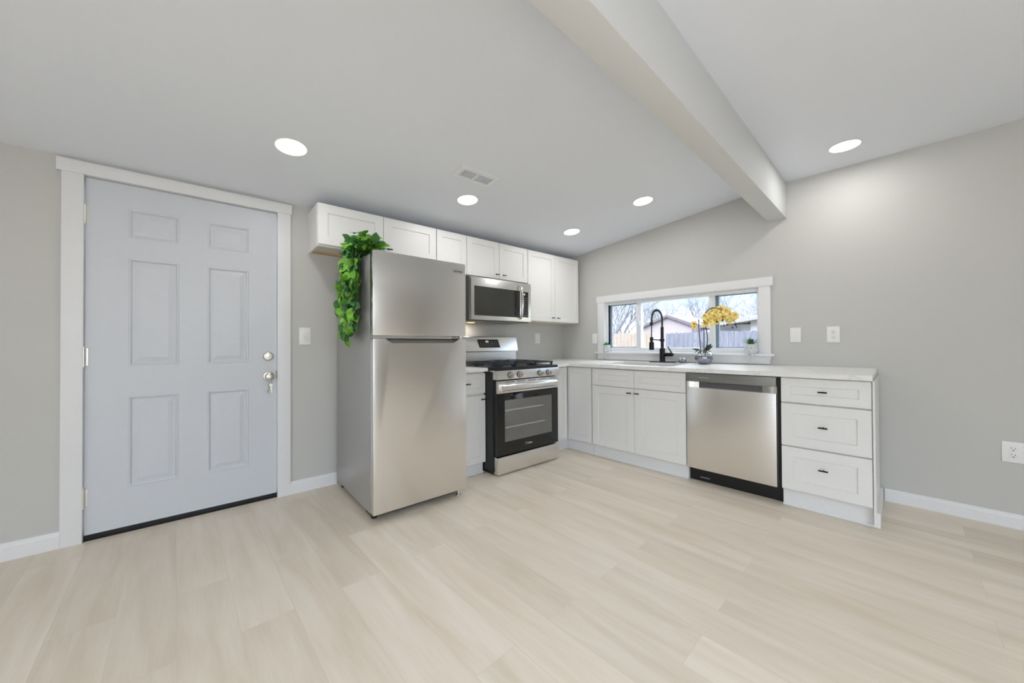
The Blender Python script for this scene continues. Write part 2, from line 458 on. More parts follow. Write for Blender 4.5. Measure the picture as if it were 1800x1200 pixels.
# ------------------------------------------------------------------ room shell
XL, YF = -6.2, -5.8              # unseen left and front walls
OUT = 0.16
def wx(y): return -math.tan(ANG) * y      # x of the window wall at world y
xr_f = wx(YF)
# floor
b = MB(FW)
b.quad((XL, YF, 0), (xr_f, YF, 0), (0, 0, 0), (XL, 0, 0))
b.quad((XL, YF, -.1), (xr_f, YF, -.1), (0, 0, -.1), (XL, 0, -.1))
b.quad((XL, YF, 0), (xr_f, YF, 0), (xr_f, YF, -.1), (XL, YF, -.1)); b.quad((XL, 0, 0), (0, 0, 0), (0, 0, -.1), (XL, 0, -.1))
b.quad((XL, YF, 0), (XL, 0, 0), (XL, 0, -.1), (XL, YF, -.1)); b.quad((xr_f, YF, 0), (0, 0, 0), (0, 0, -.1), (xr_f, YF, -.1))
tag(b.build('floor', M['floor'], at=(0, 0, 0)), 'light oak plank floor running toward the window corner', 'floor', kind='structure')
# back wall with door opening
b = MB(FA)
DO0, DO1, DOT = -4.042, -3.093, 2.088
H = 2.62
b.box(XL - OUT, DO0, -OUT, 0, -.1, H); b.box(DO1, OUT, -OUT, 0, -.1, H); b.box(DO0, DO1, -OUT, 0, DOT, H)
tag(b.build('wall_back', M['wall']), 'greige painted wall behind the door, refrigerator and range', 'wall', kind='structure')
# right wall with window opening
WO = (0.632, 2.151, 1.0, 1.586)
b = MB(FB)
b.box(-.1, WO[0], -OUT, 0, -.1, H); b.box(WO[1], 6.2, -OUT, 0, -.1, H)
b.box(WO[0], WO[1], -OUT, 0, -.1, WO[2]); b.box(WO[0], WO[1], -OUT, 0, WO[3], H)
tag(b.build('wall_right', M['wall']), 'greige painted wall around the long low window', 'wall', kind='structure')
b = MB(FW)
b.box(XL - OUT, XL, YF, 0, -.1, .45); b.box(XL - OUT, XL, YF, 0, 2.25, H)
b.box(XL - OUT, XL, YF, -5.3, .45, 2.25); b.box(XL - OUT, XL, -3.1, 0, .45, 2.25)  # opening left for the added fill lamp
tag(b.build('wall_left', M['wall']), 'greige painted wall left of the camera, out of view', 'wall', kind='structure')
b = MB(FW)
b.box(XL - OUT, xr_f + OUT, YF - OUT, YF, -.1, .8); b.box(XL - OUT, xr_f + OUT, YF - OUT, YF, 2.1, H)
b.box(XL - OUT, -5.35, YF - OUT, YF, .8, 2.1); b.box(-2.45, xr_f + OUT, YF - OUT, YF, .8, 2.1)  # gap in the unseen wall made for the front fill lamp
tag(b.build('wall_front', M['wall']), 'greige painted wall behind the camera, out of view', 'wall', kind='structure')
# ceiling: sloping over the kitchen run, level past the beam
BL, BR, BB = 2.221, 2.345, 2.123      # beam left, right, underside
CF = 2.416
b = MB(FW)
def cz(y): return CZ0 - CSL * y
pl = FB(BL + .03, 0, 0); pl2 = FB(BL + .03, 7.0, 0)
b.quad((XL - OUT, 0.0, cz(0)), (OUT, 0.0, cz(0)), (pl.x + OUT, pl.y, cz(pl.y)), (pl2.x, pl2.y, cz(pl2.y)))
b.quad((XL - OUT, 0.0, cz(0) + .1), (OUT, 0.0, cz(0) + .1), (pl.x + OUT, pl.y, cz(pl.y) + .1), (pl2.x, pl2.y, cz(pl2.y) + .1))
b.quad((XL - OUT, 0, cz(0)), (OUT, 0, cz(0)), (OUT, 0, cz(0) + .1), (XL - OUT, 0, cz(0) + .1))
b.quad((OUT, 0, cz(0)), (pl.x + OUT, pl.y, cz(pl.y)), (pl.x + OUT, pl.y, cz(pl.y) + .1), (OUT, 0, cz(0) + .1))
b.quad((XL - OUT, 0, cz(0)), (pl2.x, pl2.y, cz(pl2.y)), (pl2.x, pl2.y, cz(pl2.y) + .1), (XL - OUT, 0, cz(0) + .1))
pr = FB(BR - .03, -.2, 0); pr2 = FB(BR - .03, 7.0, 0)
c = [(pr2.x, pr2.y), (pr.x, pr.y), (xr_f + OUT, YF - OUT), (XL - OUT, YF - OUT)]
b.bm.faces.new([b._v((x, y, CF)) for x, y in c]); b.bm.faces.new([b._v((x, y, CF + .1)) for x, y in c])
for k in range(4):
    (x0, y0), (x1, y1) = c[k], c[(k + 1) % 4]
    b.quad((x0, y0, CF), (x1, y1, CF), (x1, y1, CF + .1), (x0, y0, CF + .1))
tag(b.build('ceiling', M['ceil'], at=(0, 0, 2.2)), 'white ceiling sloping up from the door wall, level past the beam', 'ceiling', kind='structure')
b = MB(FB); b.box(BL, BR, 0.0, 6.05, BB, 2.50, .004)
tag(b.build('trim_2', M['beam'], smooth=30), 'boxed white painted beam crossing the ceiling to the window wall', 'beam', kind='structure')

# baseboards
def baseboard(name, F, spans, h, label):
    b = MB(F)
    for u0, u1 in spans:
        b.poly([(0, 0), (.015, 0), (.015, h - .022), (.011, h - .012), (.009, h), (0, h)], 'u', u0, u1)
    tag(b.build(name, M['trim']), label, 'baseboard', kind='structure')
baseboard('baseboard_back', FA, [(XL, -4.114), (-3.021, -2.70)], .092, 'white baseboard along the door wall')
baseboard('baseboard_right', FB, [(2.880, 5.9)], .084, 'white baseboard on the window wall right of the drawers')

# ------------------------------------------------------------------ door
dr = thing('door_1', 'white six panel entry door with satin nickel hardware', 'door', FA, (-3.567, 0, 0), kind='structure')
b = MB(FA)
D0, D1, DB, DT, DD = -4.028, -3.107, .033, 2.076, -.006
cells = {(i, j) for i in (1, 3) for j in (1, 3, 5)}
b.paneled([D0, -3.858, -3.634, -3.495, -3.272, D1], [DB, .264, .806, .989, 1.636, 1.761, 1.933, DT], cells,
          [(.004, .003), (.010, .002), (.016, -.008), (.024, -.008), (.050, -.001)], DD)
b.quad((D0, DD, DB), (D1, DD, DB), (D1, DD - .042, DB), (D0, DD - .042, DB)); b.quad((D0, DD, DT), (D1, DD, DT), (D1, DD - .042, DT), (D0, DD - .042, DT))
b.quad((D0, DD, DB), (D0, DD, DT), (D0, DD - .042, DT), (D0, DD - .042, DB)); b.quad((D1, DD, DB), (D1, DD, DT), (D1, DD - .042, DT), (D1, DD - .042, DB))
b.quad((D0, DD - .042, DB), (D1, DD - .042, DB), (D1, DD - .042, DT), (D0, DD - .042, DT))
b.build('door_panel', M['door'], dr)
b = MB(FA)
b.box(DO0, D0 - .004, -.12, -.002, 0, DOT); b.box(D1 + .004, DO1, -.12, -.002, 0, DOT); b.box(DO0, DO1, -.12, -.002, DT + .004, DOT)
b.build('door_jamb', M['trim'], dr)
b = MB(FA); b.box(DO0 + .001, DO1 - .001, -.158, -.001, -.099, .003); b.build('threshold', M['blackplastic'], dr)  # dark sill added to block outside light leaking under the door
b = MB(FA); b.box(D0 - .003, D1 + .003, -.048, -.010, .0032, .0325)  # black strip standing in for the dark gap under the door
b.build('door_gap_strip', M['blackplastic'], dr)
for wz in (1.863, 1.046, .246):
    b = MB(FA)
    b.tube([(D0 - .003, .006, wz - .054), (D0 - .003, .006, wz + .054)], .0075, 10)
    for k in (-.057, .057): b.ball((D0 - .003, .006, wz + k), .006, 8)
    b.box(D0 - .020, D0 - .004, -.001, .003, wz - .05, wz + .05)
    b.box(D0 - .001, D0 + .012, -.006, -.003, wz - .05, wz + .05)
    b.build('hinge', M['nickel'], dr, smooth=40)
b = MB(FA); b.lathe((-3.158, DD, 1.029), [(.031, .0), (.033, .004), (.031, .011), (.024, .016), (.022, .016), (.020, .024), (.0001, .026)], 'd', 28)
b.box(-3.170, -3.146, DD + .022, DD + .036, 1.024, 1.034, .002)
b.build('deadbolt', M['nickel'], dr, smooth=40)
b = MB(FA); b.lathe((-3.156, DD, .886), [(.034, .0), (.035, .004), (.031, .010), (.014, .014), (.012, .034), (.021, .040), (.028, .050), (.029, .058), (.024, .066), (.012, .070), (.0001, .071)], 'd', 28)
b.box(-3.159, -3.153, DD + .069, DD + .074, .880, .892)
b.build('door_knob', M['nickel'], dr, smooth=40)
b = MB(FA); b.box(D1 - .004, D1 + .006, -.009, -.003, .865, .925); b.build('strike_plate', M['steeldark'], dr)
# keys hanging from the knob
k = thing('key_ring', 'small bunch of steel keys hanging below the lower door knob', 'keys', FA, (-3.152, .012, .78))
b = MB(FA)
b.tube([(-3.152 + .011 * math.sin(t), .066, .846 + .016 * math.cos(t)) for t in [i * math.pi / 8 for i in range(17)]], .0014, 6)
b.build('split_ring', M['chrome'], k, smooth=60)
for du, tilt in ((-.010, -.25), (.006, .12)):
    b = MB(FA)
    cu, cw = -3.152 + du * .4, .826
    b.lathe((cu, .062 + du * .2, cw), [(.0105, -.001), (.0105, .001)], 'd', 14)
    b.poly([(cu - .004, cw - .008), (cu + .004, cw - .008), (cu + .004 + tilt * .045, cw - .052), (cu + tilt * .045, cw - .058), (cu - .003 + tilt * .045, cw - .050)], 'd', .061 + du * .2, .063 + du * .2)
    b.build('key', M['nickel'] if du > 0 else M['steeldark'], k)
# casing
b = MB(FA)
b.box(-4.113, -4.032, 0, .018, 0, 2.081, .0015); b.box(-3.103, -3.020, 0, .018, 0, 2.081, .0015); b.box(-4.131, -3.014, 0, .024, 2.081, 2.152, .0015)
tag(b.build('trim_1', M['trim'], smooth=30), 'flat white casing around the entry door', 'door casing', kind='structure')

# ------------------------------------------------------------------ wall plates
def wall_plate(name, label, cat, F, u, w, wd, ht, style, group=None):
    t = thing(name, label, cat, F, (u, .0, w), group)
    b = MB(F); b.box(u - wd / 2, u + wd / 2, .0005, .0065, w - ht / 2, w + ht / 2, .002); b.build('cover_plate', M['plate'], t, smooth=30)
    if style == 'outlet':
        for s in (-1, 1):
            b = MB(F); b.lathe((u, .004, w + s * .0195), [(.0165, .0), (.0165, .0045), (.0155, .0052)], 'd', 20)
            o = b.build('receptacle', M['plate'], t, smooth=40)
            b = MB(F)
            b.box(u - .0075, u - .0052, .0085, .0096, w + s * .0195 + .001, w + s * .0195 + .0095); b.box(u + .0052, u + .0075, .0085, .0096, w + s * .0195 + .001, w + s * .0195 + .0085)
            b.lathe((u, .0085, w + s * .0195 - .007), [(.003, 0), (.003, .0011)], 'd', 10)
            b.build('slots', M['slot'], o)
        b = MB(F); b.lathe((u, .0055, w), [(.003, 0), (.0028, .002)], 'd', 10); b.build('screw', M['nickel'], t)
    elif style == 'toggle':
        b = MB(F); b.box(u - .0055, u + .0055, .004, .008, w - .012, w + .012, .001)
        o = b.build('switch_bezel', M['plate'], t)
        b = MB(F); b.poly([(.006, w + .002), (.016, w - .010), (.014, w - .013), (.006, w - .006)], 'u', u - .004, u + .004); b.build('toggle', M['plate'], o)
        for s in (-1, 1):
            b = MB(F); b.lathe((u, .0055, w + s * .030), [(.003, 0), (.0028, .002)], 'd', 10); b.build('screw', M['nickel'], t)
    elif style == 'dimmer':
        b = MB(F)
        pts = [(u + .026 * math.cos(a), w + .040 * math.sin(a)) for a in [i * math.pi / 14 for i in range(28)]]
        b.poly(pts, 'd', .0055, .011, .001); o = b.build('oval_insert', M['plate'], t, smooth=40)
        b = MB(F); b.lathe((u, .010, w + .006), [(.013, 0), (.013, .009), (.011, .012), (.0001, .012)], 'd', 20); b.build('dial', M['plate'], t, smooth=40)
        b = MB(F); b.box(u - .010, u + .010, .0105, .012, w - .026, w - .022); b.build('lever', M['plate'], t)
    elif style == 'rocker':
        b = MB(F); b.box(u - .017, u + .017, .004, .009, w - .034, w + .034, .001); b.build('rocker', M['plate'], t, smooth=30)
    return t
wall_plate('dimmer_switch', 'white wall plate with oval dimmer insert beside the entry door casing', 'light switch', FA, -2.924, 1.177, .078, .130, 'dimmer')
wall_plate('wall_plate', 'plain white wall plate above the counter right of the range', 'wall plate', FA, -.447, 1.178, .080, .118, 'rocker')
wall_plate('light_switch', 'white wall plate on the corner side of the window, touching its casing', 'light switch', FB, .499, 1.170, .070, .116, 'rocker')
wall_plate('light_switch', 'white toggle switch plate on the wall just right of the window', 'light switch', FB, 2.394, 1.170, .072, .116, 'toggle')
wall_plate('wall_outlet', 'white outlet plate above the counter end, right of the toggle switch', 'outlet', FB, 2.622, 1.168, .074, .122, 'outlet')
wall_plate('wall_outlet', 'low white outlet plate near the floor at the far right', 'outlet', FB, 3.4165, .448, .082, .122, 'outlet')

# ------------------------------------------------------------------ window
wi = thing('window_1', 'long low white window with three panes over the sink', 'window', FB, (1.39, 0, 1.0), kind='structure')
u0, u1, w0, w1 = WO
b = MB(FB)      # reveal lining
b.box(u0, u0 + .006, -.10, -.0005, w0 + .017, w1); b.box(u1 - .006, u1, -.10, -.0005, w0 + .017, w1); b.box(u0, u1, -.10, -.0005, w1 - .006, w1)
b.build('reveal', M['sill'], wi)
b = MB(FB)      # vinyl frame
fi = (.662, 2.126, 1.064, 1.552)
b.box(u0 + .006, fi[0], -.095, -.030, w0 + .017, w1 - .006, .002); b.box(fi[1], u1 - .006, -.095, -.030, w0 + .017, w1 - .006, .002)
b.box(fi[0], fi[1], -.095, -.030, w0 + .017, fi[2], .002); b.box(fi[0], fi[1], -.095, -.030, fi[3], w1 - .006, .002)
b.box(fi[0], fi[1], -.030, -.024, w0 + .017, 1.030)
b.build('window_frame', M['vinyl'], wi, smooth=30)
for a, c in ((1.003, 1.056), (1.743, 1.790)):
    b = MB(FB); b.box(a, c, -.09, -.034, fi[2], fi[3], .002)
    b.box((a + c) / 2 + .004, (a + c) / 2 + .012, -.034, -.026, fi[2], fi[3], .001)
    b.build('mullion', M['vinyl'], wi, smooth=30)
b = MB(FB); b.box(1.030, 1.052, -.034, -.014, 1.30, 1.36, .003); b.box(1.036, 1.046, -.026, -.010, 1.30, 1.42, .002); b.build('sash_latch', M['vinyl'], wi, smooth=30)
for a, c, sash in ((fi[0], 1.003, .020), (1.056, 1.743, 0), (1.790, fi[1], .026)):
    if sash:
        b = MB(FB)
        s0, s1 = (a, a + sash), (c - .008, c)
        if a > 1.5: s0, s1 = (a, a + sash), (c - .006, c)
        b.box(s0[0], s0[1], -.088, -.062, fi[2], fi[3]); b.box(s1[0], s1[1], -.088, -.062, fi[2], fi[3])
        b.box(a, c, -.088, -.062, fi[2], fi[2] + .008); b.box(a, c, -.088, -.062, fi[3] - .008, fi[3])
        tag(b.build('sash', mat('grey_sash_gasket', (120, 134, 150), .5), wi), 'grey blue sash edge')
    b = MB(FB); b.box(a + .0005, c - .0005, -.077, -.073, fi[2] + .0005, fi[3] - .0005); b.build('glass_pane', M['pane'], wi)
b = MB(FB)
b.box(.545, u0 + .004, .0005, .018, 1.016, 1.585, .0015); b.box(u1 - .004, 2.232, .0005, .018, 1.016, 1.585, .0015)
b.box(.534, 2.250, .0005, .024, 1.585, 1.660, .0015)
b.build('casing', M['trim'], wi, smooth=30)
b = MB(FB); b.box(.523, 2.258, .0005, .048, .996, 1.016, .003); b.box(u0 + .001, u1 - .001, -.024, .002, 1.002, 1.016); b.build('window_sill', M['sill'], wi, smooth=30)
b = MB(FB); b.poly([(.545, .996), (2.236, .996), (2.222, .929), (.545, .929)], 'd', .0005, .018, .0015); b.build('apron', M['trim'], wi, smooth=30)

# ------------------------------------------------------------------ cabinets
def bar_knob(F, u, w, d, parent, L=.046, vert=False):
    b = MB(F)
    b.tube([(u, d - .0005, w), (u, d + .022, w)], .0042, 8)
    if vert: b.tube([(u, d + .024, w - L / 2), (u, d + .024, w + L / 2)], .0048, 10)
    else: b.tube([(u - L / 2, d + .024, w), (u + L / 2, d + .024, w)], .0048, 10)
    return b.build('knob', M['black'], parent, smooth=50)
def leaf(F, name, u0, u1, w0, w1, d0, d1, parent, knob=None, rail=.057, L=.046):
    b = MB(F); b.shaker(u0, u1, w0, w1, d0, d1, rail)
    o = b.build(name, M['cab'], parent)
    if knob: bar_knob(F, knob[0], knob[1], d1 if rail is None else (d1 - (.008 if (u0 + rail < knob[0] < u1 - rail and w0 + rail < knob[1] < w1 - rail) else 0)), o, L)
    return o
UD = .32
# over the refrigerator
t = thing('wall_cabinet', 'wide short white wall cabinet above the refrigerator', 'cabinet', FA, (-2.437, 0, 1.813))
b = MB(FA); b.box(-2.903, -2.889, .001, .30, 1.813, 2.118); b.box(-1.987, -1.973, .001, .30, 1.813, 2.118); b.box(-2.889, -1.987, .001, .30, 2.104, 2.118)
b.box(-2.889, -1.987, .001, .012, 1.813, 2.104); b.box(-2.889, -1.987, .285, .30, 1.813, 1.845); b.box(-2.889, -1.987, .285, .30, 2.09, 2.104)
b.build('body', M['cab'], t)
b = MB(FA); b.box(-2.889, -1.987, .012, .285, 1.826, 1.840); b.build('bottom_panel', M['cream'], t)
b = MB(FA); b.box(-2.889, -1.987, .0125, .075, 1.8155, 1.8258); tag(b.build('hanging_rail', M['ply'], t), 'bare wood strip along the wall')
leaf(FA, 'door', -2.901, -2.438, 1.825, 2.116, .302, UD, t, (-2.487, 1.856), rail=.064)
leaf(FA, 'door', -2.434, -1.975, 1.825, 2.116, .302, UD, t, (-2.395, 1.862), rail=.064)
def upper(label, u0, u1, w0, doors):
    t = thing('wall_cabinet', label, 'cabinet', FA, ((u0 + u1) / 2, 0, w0))
    b = MB(FA); b.box(u0, u1, .001, .30, w0 + .003, 2.118); b.build('body', M['cab'], t)
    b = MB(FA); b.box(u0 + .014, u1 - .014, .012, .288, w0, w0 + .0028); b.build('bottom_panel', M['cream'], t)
    for a, c, k in doors: leaf(FA, 'door', a, c, w0 + .006, 2.116, .302, UD, t, k)
    return t
upper('narrow white single door wall cabinet between refrigerator and microwave cabinets', -1.970, -1.662, 1.75, [(-1.968, -1.664, None)])
upper('white two door wall cabinet directly above the microwave', -1.659, -.894, 1.750, [(-1.657, -1.279, (-1.315, 1.795)), (-1.275, -.896, (-1.228, 1.795))])
upper('tall white two door wall cabinet in the corner, right of the microwave', -.890, -.060, 1.354, [(-.888, -.477, (-.522, 1.402)), (-.473, -.062, (-.437, 1.402))])

def toe(F, u0, u1, parent, d=.575, h=.112):
    b = MB(F); b.box(u0, u1, .02, d, .001, h)
    b.poly([(d, .001), (d + .012, .001), (d + .011, .009), (d + .005, .014), (d, .015)], 'u', u0, u1)
    return b.build('toe_kick', M['trim'], parent)
# small base cabinet left of the range
t = thing('base_cabinet', 'narrow white base cabinet squeezed between refrigerator and range', 'cabinet', FA, (-1.846, 0, 0))
b = MB(FA); b.box(-2.030, -1.6625, .02, .584, .1125, .874); b.build('body', M['cab'], t)
leaf(FA, 'drawer', -2.028, -1.6625, .690, .860, .586, .605, t, (-1.845, .776), rail=.045)
leaf(FA, 'door', -2.028, -1.6625, .099, .672, .586, .605, t, (-1.697, .640))
toe(FA, -2.030, -1.668, t, .568)
b = MB(FA); b.box(-2.034, -1.6655, .003, .650, .8765, .9065, .002)
tag(b.build('countertop', M['quartz'], smooth=30), 'short piece of white countertop between refrigerator and range', 'countertop')

# corner cabinet, two doors meeting at the inside corner
BD = .625
t = thing('corner_cabinet', 'white corner base cabinet with two narrow doors meeting at the inside corner', 'cabinet', FA, (-.3, .3, 0))
b = MB(FA); b.box(-.886, -.585, .02, .584, .1125, .874); b.box(-.58, -.03, .02, .57, .1125, .874)
b.box(.57, .872, .03, .603, .1125, .874, F=FB); b.build('body', M['cab'], t)
leaf(FA, 'door', -.889, -.599, .120, .866, .586, .605, t)
leaf(FB, 'door', .578, .869, .120, .868, .605, BD, t)
b = MB(FA); b.box(-.889, -.556, .02, .566, .001, .112); b.box(.53, .872, .02, .583, .001, .112, F=FB)
b.build('toe_kick', M['trim'], t)
# sink cabinet
t = thing('base_cabinet', 'white sink base cabinet with two doors under two false drawer fronts', 'cabinet', FB, (1.33, 0, 0))
b = MB(FB); b.box(.876, .894, .02, .603, .1125, .874); b.box(1.760, 1.7785, .02, .603, .1125, .874); b.box(.894, 1.760, .02, .603, .1125, .130); b.box(.894, 1.760, .56, .603, .13, .874)
b.box(.894, 1.760, .02, .03, .13, .874); b.build('body', M['cab'], t)
leaf(FB, 'drawer_front', .882, 1.326, .704, .864, .605, BD, t, rail=.050)
leaf(FB, 'drawer_front', 1.329, 1.7775, .704, .864, .605, BD, t, rail=.050)
leaf(FB, 'door', .882, 1.326, .120, .699, .605, BD, t, (1.288, .660), rail=.066)
leaf(FB, 'door', 1.329, 1.7775, .120, .699, .605, BD, t, (1.360, .660), rail=.066)
toe(FB, .876, 1.7785, t, .577, .112)
# drawer cabinet
t = thing('drawer_cabinet', 'white three drawer base cabinet at the right end of the counter', 'cabinet', FB, (2.63, 0, 0))
b = MB(FB); b.box(2.4065, 2.850, .02, .603, .1125, .874); b.build('body', M['cab'], t)
for w_0, w_1, kw in ((.708, .870, .788), (.417, .699, .561), (.124, .408, .289)):
    leaf(FB, 'drawer', 2.4075, 2.845, w_0, w_1, .605, BD, t, (2.624, kw), rail=.062 if w_1 - w_0 > .2 else .052)
toe(FB, 2.4065, 2.858, t, .577, .112)
b = MB(FB); b.box(2.8505, 2.860, .018, .622, .020, .874)
b.box(2.8585, 2.876, .018, .590, .001, .088, .002); b.build('end_panel', M['cab'], t)

# L-shaped worktop, very slightly higher against the walls
def ctw(d): return .908 + .014 * (1 - min(1, max(0, d / .66)))
b = MB(FB)
th = .0305
def slabquad(pts):       # pts as world (x, y, topz)
    top = [b.bm.verts.new(Vector(p)) for p in pts]; bot = [b.bm.verts.new(Vector((p[0], p[1], p[2] - th))) for p in pts]
    b.bm.faces.new(top); b.bm.faces.new(bot[::-1])
    for i in range(len(pts)):
        j = (i + 1) % len(pts)
        b.bm.faces.new((top[i], top[j], bot[j], bot[i]))
def PB(u, d): p = FB(u, d, 0); return (p.x, p.y, ctw(d))
def PA(u, d): p = FA(u, d, 0); return (p.x, p.y, ctw(d))
inner = FB(.625, .66, 0); inner.y = -.655; inner = (inner.x, inner.y, .908)
croom = FB(.003, .003, 0); croom = (croom.x, croom.y - .001, .922)
SK = (.955, 1.625, .130, .530)     # sink opening
slabquad([PA(-.8915, .003), PA(-.8915, .655), inner, croom])
slabquad([croom, inner, PB(SK[0], .66), PB(SK[0], .003)])
slabquad([PB(SK[0], SK[3]), PB(SK[0], .66), PB(SK[1], .66), PB(SK[1], SK[3])])
slabquad([PB(SK[0], .003), PB(SK[0], SK[2]), PB(SK[1], SK[2]), PB(SK[1], .003)])
slabquad([PB(SK[1], .003), PB(SK[1], .66), PB(2.852, .66), PB(2.852, .003)])
tag(b.build('countertop', M['quartz']), 'long L-shaped white countertop running under the window', 'countertop')
t = thing('kitchen_sink', 'stainless undermount sink set in the countertop below the window', 'sink', FB, (1.29, .33, .70))
b = MB(FB)
zt = .880
for (a, c, e, f) in ((SK[0] - .012, SK[0] + .004, SK[2] - .012, SK[3] + .012), (SK[1] - .004, SK[1] + .012, SK[2] - .012, SK[3] + .012)):
    b.box(a, c, e, f, .70, zt)
b.box(SK[0], SK[1], SK[2] - .012, SK[2] + .004, .70, zt); b.box(SK[0], SK[1], SK[3] - .004, SK[3] + .012, .70, zt); b.box(SK[0] - .012, SK[1] + .012, SK[2] - .012, SK[3] + .012, .69, .70)
b.build('basin', M['sinksteel'], t)
b = MB(FB); b.lathe((1.29, .33, .70), [(.045, .0), (.045, .003), (.03, .004), (.0001, .002)], 'w', 24); b.build('drain', M['chrome'], t, smooth=40)

# ------------------------------------------------------------------ refrigerator
t = thing('refrigerator', 'tall stainless top-freezer refrigerator with vine on top', 'refrigerator', FA, (-2.38, .48, 0))
b = MB(FA); b.box(-2.714, -2.044, .07, .818, .045, 1.684, .006); b.build('body', M['fridgeside'], t, smooth=30)
b = MB(FA); b.box(-2.705, -2.052, .8185, .834, .05, 1.150); b.box(-2.705, -2.052, .8185, .834, 1.168, 1.686); b.build('gasket', M['gasket'], t)
b = MB(FA); b.box(-2.717, -2.043, .8345, .890, 1.1655, 1.696, .005); fz = b.build('freezer_door', M['steelv'], t, smooth=30)
b = MB(FA); b.box(-2.148, -2.071, .8902, .893, 1.624, 1.645, .001); pl_ = b.build('badge', M['chrome'], fz)
b = MB(FA); b.box(-2.144, -2.075, .8931, .8935, 1.631, 1.638); b.build('badge_strip', M['steeldark'], fz)
b = MB(FA)
b.box(-2.717, -2.044, .8345, .862, .056, 1.146, .004)
b.poly([(-2.717, .056), (-2.044, .056), (-2.044, 1.146), (-2.108, 1.146), (-2.146, 1.114), (-2.600, 1.114), (-2.636, 1.146), (-2.717, 1.146)], 'd', .8625, .890, .003)
ld = b.build('fridge_door', M['steelv'], t, smooth=30)
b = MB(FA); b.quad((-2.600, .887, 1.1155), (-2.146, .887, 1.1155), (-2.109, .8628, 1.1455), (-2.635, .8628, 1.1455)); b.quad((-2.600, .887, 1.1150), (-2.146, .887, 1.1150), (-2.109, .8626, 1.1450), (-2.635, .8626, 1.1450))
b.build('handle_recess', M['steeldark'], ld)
b = MB(FA); b.box(-2.714, -2.150, .83, .872, 1.1475, 1.164); b.build('divider_strip', M['steel'], t)
b = MB(FA); b.box(-2.145, -2.060, .80, .885, 1.150, 1.160, .001); b.lathe((-2.075, .868, 1.147), [(.012, 0), (.012, .018)], 'w', 14); b.lathe((-2.118, .875, 1.149), [(.005, 0), (.005, .013)], 'w', 10); b.build('hinge', M['chrome'], t, smooth=40)
for uu, dd in ((-2.675, .78), (-2.085, .845), (-2.675, .12), (-2.085, .12)):
    b = MB(FA); b.lathe((uu, dd, .001), [(.020, 0), (.020, .012), (.009, .014), (.009, .05)], 'w', 14); b.build('foot', M['nickel'] if dd > .8 else M['blackplastic'], t, smooth=40)
b = MB(FA); b.box(-2.70, -2.06, .70, .815, .018, .0445); b.build('kick_grille', M['blackplastic'], t)

# ------------------------------------------------------------------ range
t = thing('gas_range', 'black and stainless freestanding gas range under the microwave', 'stove', FA, (-1.277, .42, 0))
RL, RR = -1.657, -.8965
b = MB(FA); b.box(RL, RR, .085, .700, .03, .874, .003); b.box(RL + .02, RR - .02, .10, .68, .002, .03); b.build('body', M['enamel'], t, smooth=30)
b = MB(FA); b.box(RL + .010, RR - .008, .7005, .755, .014, .156, .003); b.build('storage_drawer', M['steel'], t, smooth=30)
b = MB(FA); b.box(RL + .012, RR - .009, .7005, .735, .166, .798, .003); od = b.build('oven_door', M['enamel'], t, smooth=30)
b = MB(FA)
b.poly([(-1.645, .168), (-.906, .168), (-.906, .690), (-1.645, .690)], 'd', .7352, .752, .002); b.build('glass_front', M['blackglass'], od, smooth=30)
b = MB(FA); b.box(-1.567, -.995, .7521, .7535, .279, .630); b.build('oven_window', M['ovenglass'], od)
b = MB(FA)
for wz, x1 in ((.540, -1.10), (.395, -1.08), (.402, -1.10), (.547, -1.14)):
    b.box(-1.563, x1, .7536, .7539, wz, wz + (.004 if wz in (.540, .395) else .002))
tag(b.build('rack_lines', M['logo'], od), 'bright oven rack bars seen through the window')
b = MB(FA); b.box(-1.645, -.906, .7352, .7535, .692, .797, .003); hb = b.build('handle_panel', M['steel'], od, smooth=30)
b = MB(FA)
prof = [(.754, .718), (.778, .712), (.790, .722), (.793, .740), (.790, .757), (.780, .768), (.760, .771), (.754, .768)]
b.poly(prof, 'u', -1.618, -.950, .002); b.build('handle', M['steel'], od, smooth=40)
b = MB(FA)
for k in range(5): b.box(-1.56 + k * .13, -1.46 + k * .13, .7536, .7542, .782, .787)
b.build('vent_slots', M['slot'], od)
text_mesh('logo', 'Midea', .026, FA, -1.281, .7524, .226, M['logo'], od, .12)
b = MB(FA); b.lathe((-1.322, .7523, .228), [(.0115, 0), (.0115, .0007), (.0095, .0007), (.0095, 0)], 'd', 24, a0=.6, a1=5.2); b.build('logo_arc', M['logo'], od)
b = MB(FA); b.poly([(.60, .807), (.756, .807), (.752, .884), (.60, .884)], 'u', RL + .004, RR + .004, .003); cp = b.build('control_panel', M['steel'], t, smooth=30)
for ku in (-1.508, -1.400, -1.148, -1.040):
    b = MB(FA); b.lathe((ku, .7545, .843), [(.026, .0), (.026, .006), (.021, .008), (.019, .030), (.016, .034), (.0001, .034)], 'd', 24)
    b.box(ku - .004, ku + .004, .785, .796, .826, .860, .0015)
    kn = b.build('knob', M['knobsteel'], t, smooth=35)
    b = MB(FA); b.lathe((ku, .7543, .843), [(.029, .0), (.029, .0022), (.0262, .0022)], 'd', 24); b.build('knob_shade_ring', M['blackplastic'], kn)  # black ring puts the shadow around the knob base into colour
b = MB(FA); b.box(RL - .0025, RR + .003, .10, .742, .8845, .908, .003); b.build('cooktop', M['enamel'], t, smooth=30)
for bu, bd, br_ in ((-1.49, .27, .038), (-1.49, .55, .045), (-1.276, .42, .05), (-1.06, .27, .034), (-1.06, .55, .045)):
    b = MB(FA); b.lathe((bu, bd, .908), [(br_ + .012, .0), (br_ + .010, .008), (br_, .010), (br_, .018), (br_ - .006, .022), (.0001, .022)], 'w', 24); b.build('burner', M['iron'], t, smooth=40)
